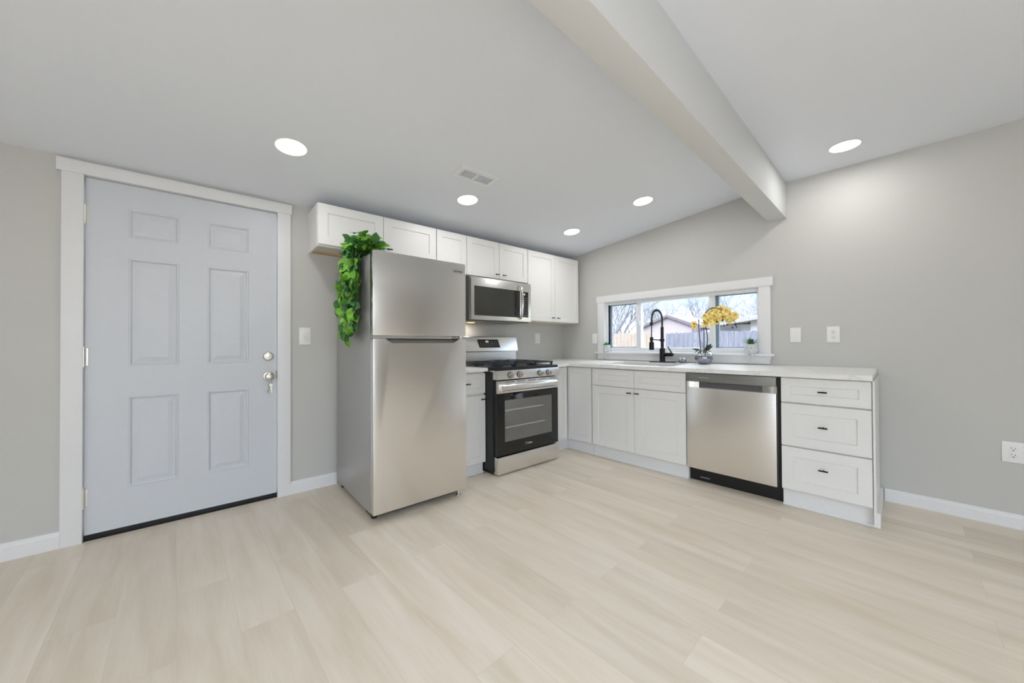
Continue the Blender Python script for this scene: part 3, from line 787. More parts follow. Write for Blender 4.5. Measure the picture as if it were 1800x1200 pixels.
for gi, (ga, gb) in enumerate(((-1.645, -1.402), (-1.398, -1.154), (-1.150, -.908))):
    b = MB(FA); zb, ztop = .930, .944
    th_ = .0055
    for dd in (.155, .69): b.box(ga + .006, gb - .006, dd - th_, dd + th_, zb, ztop, .001)
    for uu in (ga + .010, gb - .010): b.box(uu - th_, uu + th_, .155, .69, zb, ztop, .001)
    gm = (ga + gb) / 2
    b.box(gm - th_, gm + th_, .155, .335, zb, ztop, .001); b.box(gm - th_, gm + th_, .50, .69, zb, ztop, .001)
    for dd in (.28, .42, .56): b.box(ga + .012, gm - .03, dd - th_, dd + th_, zb, ztop, .001); b.box(gm + .03, gb - .012, dd - th_, dd + th_, zb, ztop, .001)
    for uu in (ga + .012, gb - .012):
        for dd in (.165, .42, .68): b.box(uu - .008, uu + .008, dd - .008, dd + .008, .909, zb, .001)
    b.build('grate', M['iron'], t, smooth=30)
b = MB(FA); b.box(RL + .006, RR - .004, .100, .128, .905, 1.03); b.build('backguard', M['steel'], t)
b = MB(FA); b.poly([(.095, 1.028), (.158, 1.034), (.158, 1.044), (.130, 1.184), (.118, 1.190), (.095, 1.190)], 'u', RL, RR, .003); bgc = b.build('control_console', M['steel'], t, smooth=30)
def con(u, f, off=.0008): # point on the slanted console face, f 0..1 up
    return (u, .158 + (.130 - .158) * f + off, 1.044 + .140 * f)
b = MB(FA)
b.quad(con(-1.402, .22), con(-1.136, .22), con(-1.157, .82), con(-1.423, .82)); b.quad(con(-1.402, .22, -.001), con(-1.136, .22, -.001), con(-1.157, .82, -.001), con(-1.423, .82, -.001))
disp = b.build('display', M['blackglass'], bgc)
b = MB(FA)
for k, uu in enumerate((-1.312, -1.291)):
    for f0, f1 in ((.60, .64), (.66, .72)): b.quad(con(uu - .006, f0, .0013), con(uu + .005, f0, .0013), con(uu + .004, f1, .0013), con(uu - .007, f1, .0013))
b.build('clock_digits', M['digit'], bgc)
b = MB(FA)
for r_, f in enumerate((.62, .48, .36)):
    for c_ in range(10):
        uu = -1.39 + c_ * .025 - f * .02 + .012
        if r_ == 0 and 3 <= c_ <= 4: continue
        b.quad(con(uu, f, .0012), con(uu + .008, f, .0012), con(uu + .007, f + .045, .0012), con(uu - .001, f + .045, .0012))
b.build('button_legends', M['legend'], bgc)

# ------------------------------------------------------------------ microwave
t = thing('microwave', 'stainless over-the-range microwave mounted under the wall cabinets', 'microwave', FA, (-1.283, .19, 1.335))
ML, MR = -1.657, -.909
b = MB(FA); b.box(ML + .001, MR - .001, .004, .345, 1.330, 1.7385, .002); b.build('body', M['gasket'], t)
b = MB(FA); b.box(ML, MR, .3455, .383, 1.338, 1.733, .004); mf = b.build('front_panel', M['steel'], t, smooth=30)
b = MB(FA); b.box(-1.621, -1.062, .3831, .385, 1.378, 1.650); wd = b.build('door_glass', M['mwglass'], t)
b = MB(FA); b.box(-1.139, -1.105, .3851, .3856, 1.379, 1.649); b.build('dark_band', M['blackglass'], wd)
b = MB(FA); b.box(-1.034, -.948, .3831, .385, 1.384, 1.645); ck = b.build('keypad', M['blackglass'], t)
b = MB(FA)
for uu in (-1.016, -.999): b.box(uu - .004, uu + .004, .3851, .3856, 1.612, 1.627)
b.build('clock_digits', M['digit'], ck)
b = MB(FA)
for r_ in range(9):
    for c_ in range(3):
        uu = -1.020 + c_ * .026; wz = 1.58 - r_ * .0215
        b.box(uu - .005, uu + .004, .3851, .3855, wz - .003, wz + .003)
b.build('button_legends', M['legend'], ck)
b = MB(FA)
hp = [(-1.068, .384, 1.365), (-1.066, .405, 1.375), (-1.064, .420, 1.42), (-1.062, .426, 1.53), (-1.064, .420, 1.64), (-1.066, .405, 1.695), (-1.068, .384, 1.705)]
b.tube(hp, [.010, .011, .012, .012, .012, .011, .010], 12); b.build('handle', M['chrome'], t, smooth=50)
b = MB(FA); b.box(ML + .03, MR - .03, .05, .335, 1.326, 1.330); b.build('vent_grille', M['steeldark'], t)
b = MB(FA); b.box(-1.52, -1.46, .10, .15, 1.3245, 1.3259); b.build('light_lens', M['warmlamp'], t)
ld_ = bpy.data.lights.new('hood_bulb', 'AREA'); ld_.shape = 'RECTANGLE'; ld_.size = .06; ld_.size_y = .05; ld_.energy = 1.1; ld_.color = (1.0, .90, .80)
lo = bpy.data.objects.new('hood_bulb', ld_); COL.objects.link(lo); lo.parent = t; lo.location = FA(-1.49, .125, 1.323) - t.location

# ------------------------------------------------------------------ dishwasher
t = thing('dishwasher', 'stainless built-in dishwasher between sink cabinet and drawer cabinet', 'dishwasher', FB, (2.09, .3, 0))
b = MB(FB); b.box(1.782, 2.404, .03, .560, .095, .874); b.build('tub', M['blackplastic'], t)
b = MB(FB); b.box(1.782, 2.404, .03, .552, .002, .094, .002); kp = b.build('kick_plate', M['blackplastic'], t)
b = MB(FB); b.box(1.86, 1.93, .5521, .5528, .03, .036); b.build('label_strip', M['legend'], kp)
b = MB(FB)
b.box(1.7845, 2.380, .5605, .590, .115, .870); b.box(1.7845, 2.380, .5905, BD, .115, .756, .003)
dd_ = b.build('door', M['steelv'], t, smooth=30)
b = MB(FB); b.box(1.7845, 2.380, .5905, BD, .803, .870, .002); cpn = b.build('control_strip', M['steeldark'], t, smooth=30)
# scooped ends of the pocket handle
for ua, ub in ((1.7845, 1.868), (2.380, 2.296)):
    b = MB(FB)
    n = 8
    prev = None
    for i in range(n + 1):
        f = i / n
        uu = ua + (ub - ua) * f
        dpt = BD - .001 - .034 * (f ** 1.6)
        cur = [b._v((uu, dpt, .7565)), b._v((uu, dpt, .8025))]
        if prev: b.bm.faces.new((prev[0], prev[1], cur[1], cur[0]))
        prev = cur
    b.build('handle_scoop', M['steel'], t, smooth=80)
b = MB(FB); b.box(1.870, 2.294, .5905, .5915, .757, .802); b.build('handle_pocket', M['gasket'], t)
b = MB(FB); b.box(1.882, 1.952, BD + .0001, BD + .0006, .834, .839); b.build('badge', M['logo'], cpn)
b = MB(FB)
for k in range(7): b.box(2.10 + k * .022, 2.112 + k * .022, BD + .0001, BD + .0005, .836, .838)
b.build('button_legends', M['gasket'], cpn)

# ------------------------------------------------------------------ faucet
fu, fd = 1.352, .100
fw = ctw(fd)
t = thing('faucet', 'matte black spring pull-down kitchen faucet behind the sink', 'faucet', FB, (fu, fd, fw))
b = MB(FB); b.box(fu - .125, fu + .125, fd - .030, fd + .030, fw + .0005, fw + .006, .002); b.build('deck_plate', M['black'], t, smooth=30)
b = MB(FB); b.lathe((fu, fd, fw + .006), [(.030, 0), (.027, .006), (.026, .12), (.024, .135), (.015, .138), (.015, .34), (.013, .345)], 'w', 20); b.build('tower', M['black'], t, smooth=40)
dirv = Vector((-.062, .128)).normalized()   # (u, d) direction of the arm
rr = .0615
def arm(r, h): return (fu + dirv.x * r, fd + dirv.y * r, fw + h)
path = [arm(0, .335)] + [arm(0, .37)] + [arm(rr - rr * math.cos(a), .435 + .085 * math.sin(a)) for a in [i * math.pi / 14 for i in range(15)]] + [arm(2 * rr, .40), arm(2 * rr + .001, .37)]
b = MB(FB); b.tube(path, .0065, 8); b.tube([arm(2 * rr + .001, .375), arm(2 * rr + .003, .25)], .0055, 8); b.build('hose', M['black'], t, smooth=60)
# coil spring round the hose
PW = [Vector(p) for p in path]
cum = [0]
for i in range(1, len(PW)): cum.append(cum[-1] + (PW[i] - PW[i - 1]).length)
coil = []
turns = 26; n = turns * 9
for i in range(n + 1):
    s_ = cum[-1] * i / n
    j = max(k for k in range(len(cum)) if cum[k] <= s_ + 1e-9); j = min(j, len(PW) - 2)
    f = (s_ - cum[j]) / (cum[j + 1] - cum[j]); p = PW[j].lerp(PW[j + 1], f)
    tg = (PW[j + 1] - PW[j]).normalized(); side = Vector((-dirv.y, dirv.x, 0)); nn = tg.cross(side)
    a = 2 * math.pi * turns * i / n
    q = p + (side * math.cos(a) + nn * math.sin(a)) * .0115; coil.append(tuple(q))
b = MB(FB); b.tube(coil, .0026, 5); b.build('spring', M['black'], t, smooth=60)
hx = arm(2 * rr + .003, 0)
b = MB(FB); b.lathe((hx[0], hx[1], fw), [(.012, .252), (.0165, .250), (.0165, .222), (.013, .218), (.013, .206), (.0225, .200), (.0235, .128), (.018, .124), (.0001, .124)], 'w', 18); b.build('spray_head', M['black'], t, smooth=40)
b = MB(FB); b.lathe((hx[0], hx[1], fw), [(.012, .398), (.014, .394), (.014, .370), (.011, .366)], 'w', 14); b.build('hose_collar', M['black'], t, smooth=40)
b = MB(FB); b.tube([arm(.014, .222), arm(2 * rr - .012, .227)], .0055, 8); b.lathe((fu, fd, fw + .205), [(.0155, 0), (.021, .003), (.021, .030), (.0155, .033)], 'w', 18); b.build('support_arm', M['black'], t, smooth=50)
b = MB(FB); b.lathe((fu + .02, fd + .003, fw + .080), [(.019, 0), (.019, .075), (.016, .085), (.0001, .086)], 'u', 16)
b.build('valve_body', M['black'], t, smooth=40)
b = MB(FB); b.tube([(fu + .098, fd + .006, fw + .085), (fu + .085, fd + .012, fw + .115), (fu + .063, fd + .018, fw + .155)], [.007, .0065, .0055], 8); b.build('lever', M['black'], t, smooth=50)

# small shiny lump beside the orchid
ou, od_ = 1.545, .098
b = MB(FB)
ow = ctw(od_)
b.lathe((ou, od_, ow + .0005), [(.022, 0), (.031, .006), (.034, .018), (.030, .032), (.020, .043), (.008, .048), (.0001, .049)], 'w', 18)
for k in range(5):
    a = k * 1.3; b.ball((ou + .02 * math.cos(a), od_ + .02 * math.sin(a), ow + .034 + .006 * (k % 2)), .011, 8)
tag(b.build('ornament', M['mercury'], smooth=60), 'small mottled silver grey rounded ornament between faucet and orchid pot', 'ornament')

# ------------------------------------------------------------------ face planters
def leaf_quad(b, base, tip, wid, nrm, cup=.25, seg=4, mi=None):
    # pointed leaf from base to tip, world-space vectors
    ax = tip - base; L = ax.length; ax = ax.normalized()
    side = ax.cross(nrm).normalized(); up = side.cross(ax).normalized()
    prof = [0.0, .75, 1.0, .72, 0.0] if seg == 4 else [0, .8, 1, 0]
    rows = []
    for i, p in enumerate(prof):
        f = i / (len(prof) - 1)
        c = base + ax * (L * f) - up * (L * .18 * f * f)
        if p == 0: rows.append([b.bm.verts.new(c)])
        else: rows.append([b.bm.verts.new(c + side * wid * p + up * wid * cup), b.bm.verts.new(c), b.bm.verts.new(c - side * wid * p + up * wid * cup)])
    for i in range(len(rows) - 1):
        A, B = rows[i], rows[i + 1]
        fs = []
        if len(A) == 1: fs = [b.bm.faces.new((A[0], B[0], B[1])), b.bm.faces.new((A[0], B[1], B[2]))]
        elif len(B) == 1: fs = [b.bm.faces.new((A[0], B[0], A[1])), b.bm.faces.new((A[1], B[0], A[2]))]
        else: fs = [b.bm.faces.new((A[0], B[0], B[1], A[1])), b.bm.faces.new((A[1], B[1], B[2], A[2]))]
        if mi is not None:
            for f_ in fs: f_.material_index = mi
def face_pot(label, u, kind, r, face_dir, d):
    w = 1.0165
    t = thing('face_planter', label, 'potted plant', FB, (u, d, w))
    b = MB(FB)
    b.lathe((u, d, w), [(r * .70, .0), (r * .86, .004), (r * .97, .020), (r, .045), (r * .97, .072), (r * .93, .080), (r * .88, .080), (r * .86, .070), (.0001, .068)], 'w', 28)
    b.build('pot', M['ceramic'], t, smooth=50)
    fx = Vector((face_dir[0], face_dir[1], 0)).normalized(); sx = Vector((fx.y, -fx.x, 0))   # face outward and sideways in (u, d)
    b = MB(FB)
    def onpot(s, h, out=.0006):
        a = s / r
        p = Vector((u, d, 0)) + (fx * math.cos(a) + sx * math.sin(a)) * (r + out)
        return (p.x, p.y, w + h)
    for s0 in (-.017, .017):
        b.tube([onpot(s0 + .008 * x, .050 - .004 * (1 - x * x)) for x in (-1, -.5, 0, .5, 1)], .0015, 5)
    b.tube([onpot(.007 * x, .026 - .004 * (1 - x * x)) for x in (-1, -.5, 0, .5, 1)], .0014, 5)
    b.build('face', M['ink'], t)
    b = MB(FB)
    for sgn in (-1, 1):
        q = Vector((u, d, 0)) + fx * (r * .8) + sx * (.016 * sgn)
        pts = [(q.x, q.y, w + .012), (u + .016 * sgn * sx.x + (.0 if sgn < 0 else .002), max(.060, d + r * .8), w + .007), (u + .017 * sgn * sx.x, max(.064, d + r * .8), w - .012), (u + .016 * sgn * sx.x + .004, .064, w - .045), (u + .016 * sgn * sx.x + .007, .062, w - .074), (u + .016 * sgn * sx.x + .004, .074, w - .080)]
        b.tube(pts, [.006, .0055, .005, .0045, .005, .006], 8)
    b.build('legs', M['ceramic'], t, smooth=60)
    b = MB(FB)
    base = FB(u, d, w + .070)
    rnd = random.Random(int(u * 100))
    if kind == 'spiky':
        for k in range(26):
            a = rnd.uniform(0, 6.28); el = rnd.uniform(.5, 1.45); L = rnd.uniform(.055, .088)
            dv = Vector((math.cos(a) * math.cos(el), math.sin(a) * math.cos(el), math.sin(el)))
            bs = base + Vector((math.cos(a), math.sin(a), 0)) * .010
            leaf_quad(b, bs, bs + dv * L, .0062, Vector((0, 0, 1)) if el < 1.2 else Vector((math.cos(a), math.sin(a), 0)), .2)
        b.build('succulent_leaves', M['succ'], t)
    else:
        for k in range(40):
            a = rnd.uniform(0, 6.28); el = rnd.uniform(.2, 1.5); L = rnd.uniform(.025, .044)
            dv = Vector((math.cos(a) * math.cos(el), math.sin(a) * math.cos(el), math.sin(el)))
            bs = base + Vector((math.cos(a), math.sin(a), 0)) * .016
            leaf_quad(b, bs, bs + dv * L, .009, Vector((0, 0, 1)) if el < 1.2 else Vector((math.cos(a), math.sin(a), 0)), .3)
        b.build('succulent_leaves', M['succ2'], t)
face_pot('white face planter with dangling legs and short bushy succulent at the left end of sill', .664, 'bushy', .041, (1, .9), .012)
face_pot('white sleepy face planter with spiky green succulent at right end of sill', 2.095, 'spiky', .052, (-.12, 1), .032)

# ------------------------------------------------------------------ orchid
pu, pd = 1.752, .145
pw = ctw(pd) + .0012
t = thing('orchid', 'yellow orchid in a round smoky glass bowl right of the faucet', 'potted orchid', FB, (pu, pd, pw))
b = MB(FB); b.lathe((pu, pd, pw + .0005), [(.040, 0), (.046, .003), (.062, .018), (.0725, .040), (.075, .058), (.0735, .066)], 'w', 32)
b.lathe((pu, pd, pw + .0005), [(.0001, .064), (.0715, .0655)], 'w', 32)
b.build('silver_base', M['mercury'], t, smooth=50)
b = MB(FB); b.lathe((pu, pd, pw + .0005), [(.0738, .067), (.072, .080), (.064, .099), (.050, .114), (.044, .119), (.046, .123)], 'w', 32); b.build('glass_bowl', M['bowlglass'], t, smooth=60)
b = MB(FB)
rnd = random.Random(3)
for k in range(46):
    a = rnd.uniform(0, 6.28); r_ = rnd.uniform(0, .050); b.ball((pu + r_ * math.cos(a), pd + r_ * math.sin(a), pw + .071 + rnd.uniform(0, .016)), rnd.uniform(.007, .012), 7)
b.build('pebbles', M['ceramic'], t, smooth=60)
def ss(F, pts, n=6):
    out = []
    P = [Vector(p) for p in pts]
    for i in range(len(P) - 1):
        p0, p1, p2, p3 = P[max(i - 1, 0)], P[i], P[i + 1], P[min(i + 2, len(P) - 1)]
        for k in range(n):
            f = k / n
            out.append(tuple(0.5 * ((2 * p1) + (-p0 + p2) * f + (2 * p0 - 5 * p1 + 4 * p2 - p3) * f * f + (-p0 + 3 * p1 - 3 * p2 + p3) * f ** 3)))
    out.append(tuple(P[-1])); return out
stems = [[(pu - .020, pd, pw + .08), (pu - .030, pd, pw + .20), (pu - .038, pd, pw + .30), (pu - .040, pd, pw + .405)],
         [(pu, pd, pw + .08), (pu + .004, pd, pw + .20), (pu + .004, pd, pw + .36), (pu + .010, pd + .005, pw + .44), (pu + .075, pd + .01, pw + .50), (pu + .17, pd + .01, pw + .47), (pu + .25, pd + .01, pw + .405)],
         [(pu + .012, pd, pw + .08), (pu + .034, pd + .004, pw + .22), (pu + .022, pd + .004, pw + .33), (pu + .006, pd + .003, pw + .39)]]
for s_ in stems:
    b = MB(FB); b.tube(ss(FB, s_), .0045, 7); b.build('stem', M['orchstem'], t, smooth=60)
b = MB(FB); b.tube([(pu - .018, pd + .004, pw + .21), (pu - .002, pd + .006, pw + .10)], .0018, 5); b.build('support_stick', M['orchstem'], t)
for (du, dd, dw, tu, td, tw, wid) in ((-.006, 0, .095, -.095, .01, .150, .020), (0, .004, .090, -.068, .03, .115, .019), (.012, 0, .095, .055, .0, .185, .026), (.008, .006, .09, .066, .03, .120, .020), (.0, .0, .10, .066, -.01, .170, .024)):
    b = MB(FB)
    leaf_quad(b, FB(pu + du, pd + dd, pw + dw), FB(pu + tu, pd + td, pw + tw), wid, Vector((-.55, -.2, .8)), .25)
    b.build('leaf', M['orchleaf'], t, smooth=60)
rnd = random.Random(11)
def flower(c, sz, nrm):
    b = MB(FB)
    nrm = nrm.normalized(); a1 = nrm.orthogonal().normalized(); a2 = nrm.cross(a1)
    r0 = rnd.uniform(0, 6.28)
    for k in range(5):
        a = r0 + k * 2 * math.pi / 5
        dv = a1 * math.cos(a) + a2 * math.sin(a)
        tip = c + dv * sz + nrm * rnd.uniform(-.006, .010)
        leaf_quad(b, c, tip, sz * (.46 if k % 2 else .36), nrm, .12, mi=0)
    for k in range(3):
        a = r0 + k * 2.1 + .5
        dv = a1 * math.cos(a) + a2 * math.sin(a)
        leaf_quad(b, c + nrm * .004, c + dv * sz * .34 + nrm * .016, sz * .14, nrm, .2, mi=1)
    b.build('flower', [M['petal'], M['petal2']], t, recalc=False)
cam_dir = (Vector((-3.5, -3.14, 1.3)) - FB(pu, pd, pw + .4)).normalized()
spots = [(.018, .365), (.045, .385), (.075, .375), (.020, .430), (.055, .440), (.095, .425), (.130, .400), (.075, .475), (.115, .470), (.150, .455), (.185, .440), (.220, .430), (.255, .425), (.165, .415), (.205, .395), (.100, .385), (.145, .490), (.195, .465), (.235, .400), (.045, .405)]
for su, sw in spots:
    c = FB(pu + su, pd + rnd.uniform(-.02, .03), pw + sw)
    flower(c, rnd.uniform(.036, .046), cam_dir + Vector((rnd.uniform(-.5, .5), rnd.uniform(-.5, .5), rnd.uniform(-.2, .6))))
c = FB(pu - .082, pd, pw + .365)
flower(c, .034, cam_dir); 
flower(FB(pu - .078, pd, pw + .335), .026, cam_dir)
b = MB(FB); b.tube([(pu - .040, pd, pw + .345), (pu - .060, pd, pw + .365), (pu - .082, pd - .003, pw + .365)], .002, 5); b.build('flower_stalk', M['orchstem'], t)
for su, sw, r_ in ((.120, .375, .009), (.200, .345, .009), (.165, .385, .010), (.262, .345, .011), (.240, .318, .008), (.272, .325, .007), (.178, .335, .006)):
    b = MB(FB); b.ball((pu + su, pd + .022, pw + sw), r_, 10)
    b.tube([(pu + su, pd + .022, pw + sw), (pu + su - .012, pd + .012, pw + sw + .045)], .0014, 5)
    b.build('bud', M['bud'], t, smooth=80)

# ------------------------------------------------------------------ vine on the refrigerator
t = thing('trailing_vine', 'leafy green artificial vine spilling down the refrigerator side', 'hanging plant', FA, (-2.66, .6, 1.686))
rnd = random.Random(5)
hang = []
paths = []
for k in range(9):
    d0 = .22 + .075 * k + rnd.uniform(-.02, .02)
    top_u = -2.68 + rnd.uniform(-.03, .05)
    bot = rnd.uniform(1.19, 1.42) if k not in (1, 3, 5) else rnd.uniform(1.16, 1.22)
    dd = d0 * .62 + .20 if k else .30
    paths.append([(top_u, .45 + d0 * .45, 1.715), (-2.690, .40 + d0 * .42, 1.735), (-2.735, .32 + d0 * .45, 1.690), (-2.742, .33 + d0 * .46, 1.55), (-2.742, .31 + d0 * .46, (1.55 + bot) / 2), (-2.742, .28 + d0 * .48, bot)])
b = MB(FA)
for p in paths: b.tube(ss(FA, p, 5), .0028, 5)
b.build('stems', M['stem'], t, smooth=60)
bl = [MB(FA), MB(FA)]
def put_leaf(p, size, hangdown):
    out = Vector((-1, -.15, 0)) if hangdown else Vector((rnd.uniform(-.6, .3), -.7, .9))
    nrm = (out + Vector((rnd.uniform(-.5, .5), rnd.uniform(-.9, .5), rnd.uniform(-.2, .7)))).normalized()
    dv = Vector((rnd.uniform(-.35, .05), rnd.uniform(-.9, .9), rnd.uniform(-1.1, .25))) if hangdown else Vector((rnd.uniform(-1, 1), rnd.uniform(-1, .5), rnd.uniform(-.2, .8)))
    base = FA(*p)
    tip = base + dv.normalized() * size
    if tip.x > -2.722 and tip.z < 1.69: tip.x = -2.724
    bb = bl[0] if rnd.random() < .55 else bl[1]
    leaf_quad(bb, base, tip, size * .40, nrm, .22)
for p in paths:
    P = ss(FA, p, 9)
    for i, q in enumerate(P):
        f = i / len(P)
        hd = q[2] < 1.70
        for r_ in range(2 if not hd else (1 + (i % 3 == 0))):
            jit = (q[0] - rnd.uniform(.004, .045) if hd else q[0] + rnd.uniform(-.04, .02), q[1] + rnd.uniform(-.045, .045), q[2] + rnd.uniform(-.02, .02) if hd else q[2] + rnd.uniform(.0, .06))
            put_leaf(jit, rnd.uniform(.045, .078), hd)
# bushy crown on top
for k in range(95):
    uu = rnd.gauss(-2.705, .036); dd = rnd.gauss(.60, .09)
    if uu > -2.635 or uu < -2.78: continue
    put_leaf((uu, min(.76, max(.40, dd)), 1.705 + rnd.random() * .125), rnd.uniform(.045, .07), False)
tag(bl[0].build('leaves', M['greenA'], t, recalc=False, smooth=60), 'bright green leaves')
tag(bl[1].build('leaves', M['greenB'], t, recalc=False, smooth=60), 'darker green leaves')

# ------------------------------------------------------------------ ceiling lights and vent
def flatS(u, d, w): return Vector((u, -d, CF - w))
def downlight(label, F, u, d, visible=True, r=.077):
    t = thing('recessed_light', label, 'ceiling light', F, (u, d, 0), 'recessed ceiling lights')
    b = MB(F); b.lathe((u, d, .0), [(r + .010, .001), (r + .010, .004), (r + .004, .006), (r, .004), (r, .0012)], 'w', 36); b.build('trim_ring', M['plate'], t, smooth=40)
    b = MB(F); b.lathe((u, d, .0), [(r - .0005, .0012), (r - .0005, .0040), (.0001, .0042)], 'w', 36); b.build('diffuser', M['lamp'], t, smooth=60)
    ld_ = bpy.data.lights.new('bulb', 'AREA'); ld_.shape = 'DISK'; ld_.size = r * 1.9; ld_.energy = LAMP_POWER; ld_.color = (1.0, .99, .975)
    lo = bpy.data.objects.new('bulb', ld_); COL.objects.link(lo)
    lo.parent = t; lo.location = F(u, d, .014) - t.location
    if F is FS: lo.rotation_euler = (-math.atan(CSL), 0, 0)
    return t
downlight('round recessed ceiling light nearest the entry door', FS, -3.128, .737)
downlight('round recessed ceiling light in front of the ceiling vent, above the refrigerator', FS, -1.925, .741)
downlight('round recessed ceiling light closest to the corner wall cabinet', FS, -.664, .734)
downlight('round recessed ceiling light between corner light and ceiling beam', FS, -.635, 1.503)
downlight('round recessed ceiling light on the level ceiling right of the beam', flatS, -.253, 2.743)
for (u, d) in ((-5.2, 1.0),):  # extra lamp added out of view to help light the room
    downlight('added round ceiling light left of the entry door, out of view', FS, u, d)
for (u, d) in ((-5.2, 3.4), (-2.9, 5.2)):  # two more added lamps, unseen, for general brightness
    downlight('added round ceiling light on the level ceiling, out of view behind the camera', flatS, u, d)

t = thing('ceiling_vent', 'white rectangular ceiling air vent above the refrigerator', 'vent', FS, (-2.06, 1.05, 0))
b = MB(FS)
va, vb, vc, vd = -2.213, -1.909, .977, 1.124
b.box(va, vb, vc, vc + .030, .0005, .006, .001); b.box(va, vb, vd - .036, vd, .0005, .006, .001)
b.box(va, va + .040, vc + .03, vd - .036, .0005, .006, .001); b.box(vb - .026, vb, vc + .03, vd - .036, .0005, .006, .001); b.box(-2.064, -2.050, vc + .03, vd - .036, .0005, .006)
b.build('frame', M['vent'], t)
b = MB(FS); b.box(va + .036, vb - .022, vc + .028, vd - .034, -.006, -.0005); b.build('duct', M['ventdark'], t)
for u_a, u_b in ((-2.173, -2.064), (-2.050, -1.935)):
    b = MB(FS)
    n = 8
    for k in range(n):
        x = u_a + (u_b - u_a) * (k + .5) / n
        s_ = -.0050 if u_a < -2.06 else -.0038
        P = [(x - s_, .0005), (x - s_ + .0014, .0005), (x + s_ + .0014, .0075), (x + s_, .0075)]
        A = [b._v((p[0], vc + .030, p[1])) for p in P]; B = [b._v((p[0], vd - .036, p[1])) for p in P]
        b.bm.faces.new(A); b.bm.faces.new(B[::-1])
        for i in range(4): b.bm.faces.new((A[i], A[(i + 1) % 4], B[(i + 1) % 4], B[i]))
    b.build('louvers', M['vent'], t)

# ------------------------------------------------------------------ outside the window
GZ = -.40
b = MB(FB); b.box(-60, 60, -90, -.5, GZ - .2, GZ)
tag(b.build('ground', M['ground']), 'pale winter lawn outside the window', 'ground', kind='structure')
def fence(label, mat_, u0, u1, d, top, dog=True, bw=.14):
    t = thing('wooden_fence', label, 'fence', FB, ((u0 + u1) / 2, d, GZ))
    b = MB(FB)
    n = int((u1 - u0) / bw)
    for k in range(n):
        a = u0 + k * bw; c = a + bw - .006
        h = top + random.uniform(-.012, .012)
        b.poly([(a, GZ + .03), (c, GZ + .03), (c, h - .03), (c - .03, h), (a + .03, h), (a, h - .03)], 'd', d, d + .02)
    b.build('pickets', mat_, t)
    b = MB(FB)
    for w in (GZ + .35, GZ + 1.45): b.box(u0, u1, d - .045, d - .002, w, w + .085)
    b.build('rails', mat_, t)
    k = u0
    while k <= u1:
        b = MB(FB); b.box(k, k + .09, d - .14, d - .046, GZ, top - .05); b.build('post', mat_, t); k += 2.4
fence('new light wood picket fence behind the left window panes', M['fencenew'], -6.2, -2.62, -8.0, 1.49)
fence('weathered grey wooden fence outside the middle and right panes', M['fence'], -2.20, 5.5, -8.0, 1.455)
# garage with a gable
sd = -14.0
t = thing('garage', 'pale pink gabled garage beyond the fence, middle pane', 'garage', FB, (-4.75, sd - 2, GZ))
b = MB(FB); b.poly([(-6.05, GZ), (-3.62, GZ), (-3.62, 1.98), (-4.75, 2.40), (-6.05, 1.95)], 'd', sd - 4, sd); b.build('walls', M['stucco'], t)
b = MB(FB)
b.poly([(-6.22, 1.86), (-4.75, 2.41), (-4.75, 2.53), (-6.22, 1.98)], 'd', sd - 4.2, sd + .15); b.poly([(-3.42, 1.86), (-4.75, 2.41), (-4.75, 2.53), (-3.42, 2.00)], 'd', sd - 4.2, sd + .15)
b.build('roof', M['fascia'], t)
b = MB(FB); b.box(-3.62, -3.36, sd - .25, sd + .02, GZ, 1.90); b.build('corner_post', M['fascia'], t)
b = MB(FB); b.box(-3.35, -2.2, sd - 3, sd - .5, GZ, 1.75); b.build('side_wall', M['stucco'], t)
# neighbouring house
hd_ = -12.4
t = thing('neighbour_house', 'white sided house with low grey roof, seen in the right window pane', 'house', FB, (.2, hd_ - 2, GZ))
b = MB(FB); b.box(-.90, 5.0, hd_ - 5, hd_, GZ, 2.16); b.build('front_wall', M['whitesiding'], t)
b = MB(FB); b.box(-2.10, -.92, hd_ - 5, hd_ - .4, GZ, 1.86); b.build('side_wing', M['greysiding'], t)
b = MB(FB); b.poly([(-2.2, 1.86), (-.55, 2.10), (5.2, 3.2), (5.2, 3.05), (-.55, 2.0), (-2.2, 1.78)], 'd', hd_ - 5.2, hd_ + .35); b.build('roof', M['roof'], t)
b = MB(FB); b.poly([(-2.1, 1.66), (-1.35, 1.60), (-1.35, 1.50), (-2.1, 1.50)], 'd', hd_ - .38, hd_ - .2); b.build('porch_roof', M['whitesiding'], t)
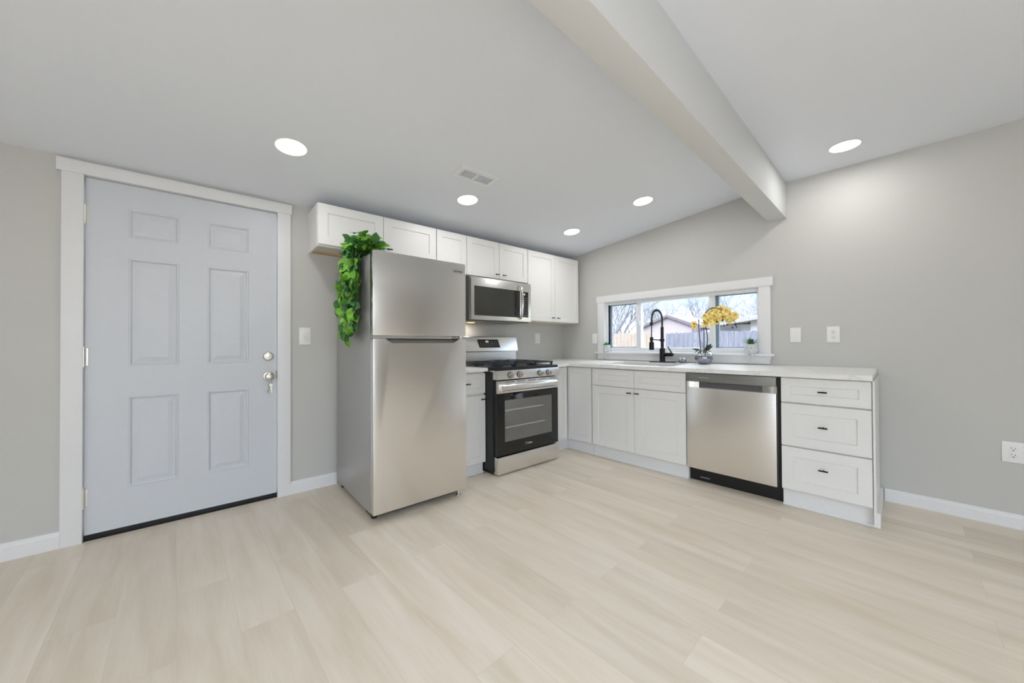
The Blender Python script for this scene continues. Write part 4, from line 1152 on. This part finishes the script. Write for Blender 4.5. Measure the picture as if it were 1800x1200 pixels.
# bare trees
def tree(label, u, d, h, seed, spread=.5, depth=5, group='bare trees beyond the fence', r0=.13):
    rnd_ = random.Random(seed)
    t = thing('bare_tree', label, 'tree', FB, (u, d, GZ))
    b1 = MB(FB); b2 = MB(FB)
    def grow(p, dv, L, r, lev):
        n = 3 if lev < 4 else 2
        pts = [p]; q = Vector(p); dd = Vector(dv)
        for i in range(n):
            dd = (dd + Vector((rnd_.uniform(-.16, .16), rnd_.uniform(-.16, .16), rnd_.uniform(-.05, .12)))).normalized()
            q = q + dd * L / n; pts.append(tuple(q))
        (b1 if lev <= 1 else b2).tube(pts, [r * (1 - .35 * i / n) for i in range(n + 1)], (5 if lev < 3 else 3), cap=False)
        if lev >= depth: return
        nb = 3 if lev else 5
        for k in range(nb):
            st = Vector(pts[-1 - (k % 2)]) if lev else Vector(pts[1 + k % 3])
            a = rnd_.uniform(0, 6.28)
            nd = (dd * .75 + Vector((math.cos(a), math.sin(a), rnd_.uniform(-.1, .6))) * spread * rnd_.uniform(.7, 1.5)).normalized()
            grow(tuple(st), nd, L * rnd_.uniform(.6, .8), r * .55, lev + 1)
    grow((u, d, GZ), (0, 0, 1), h * .36, r0, 0)
    b1.build('trunk', M['bark'], t, smooth=60); b2.build('branches', M['bark'], t, smooth=60)
tree('slim bare tree standing close behind the fence in the left window pane', -4.75, -9.4, 5.2, 21, .42, 5, r0=.10)
tree('bare tree beyond the left end of the garage, seen over the faucet', -8.2, -20.0, 6.0, 4, .42, 6)
tree('bare tree rising behind the garage roof peak', -8.0, -26.5, 7.0, 8, .42, 6)
tree('bare tree behind the right slope of the garage roof, near the orchid flowers', -6.0, -22.5, 6.0, 15, .4, 6)
tree('bare tree behind the right window mullion', -1.9, -20.5, 5.2, 33, .4, 6)
tree('large bare tree farthest left, filling the left window pane', -12.5, -22.5, 7.0, 41, .5, 6)
tree('distant bare tree low above the house roof in the right pane', -5.6, -33.0, 6.0, 52, .45, 6)
tree('distant bare tree between the two trees left of the garage peak', -13.5, -33.0, 8.0, 63, .5, 6)
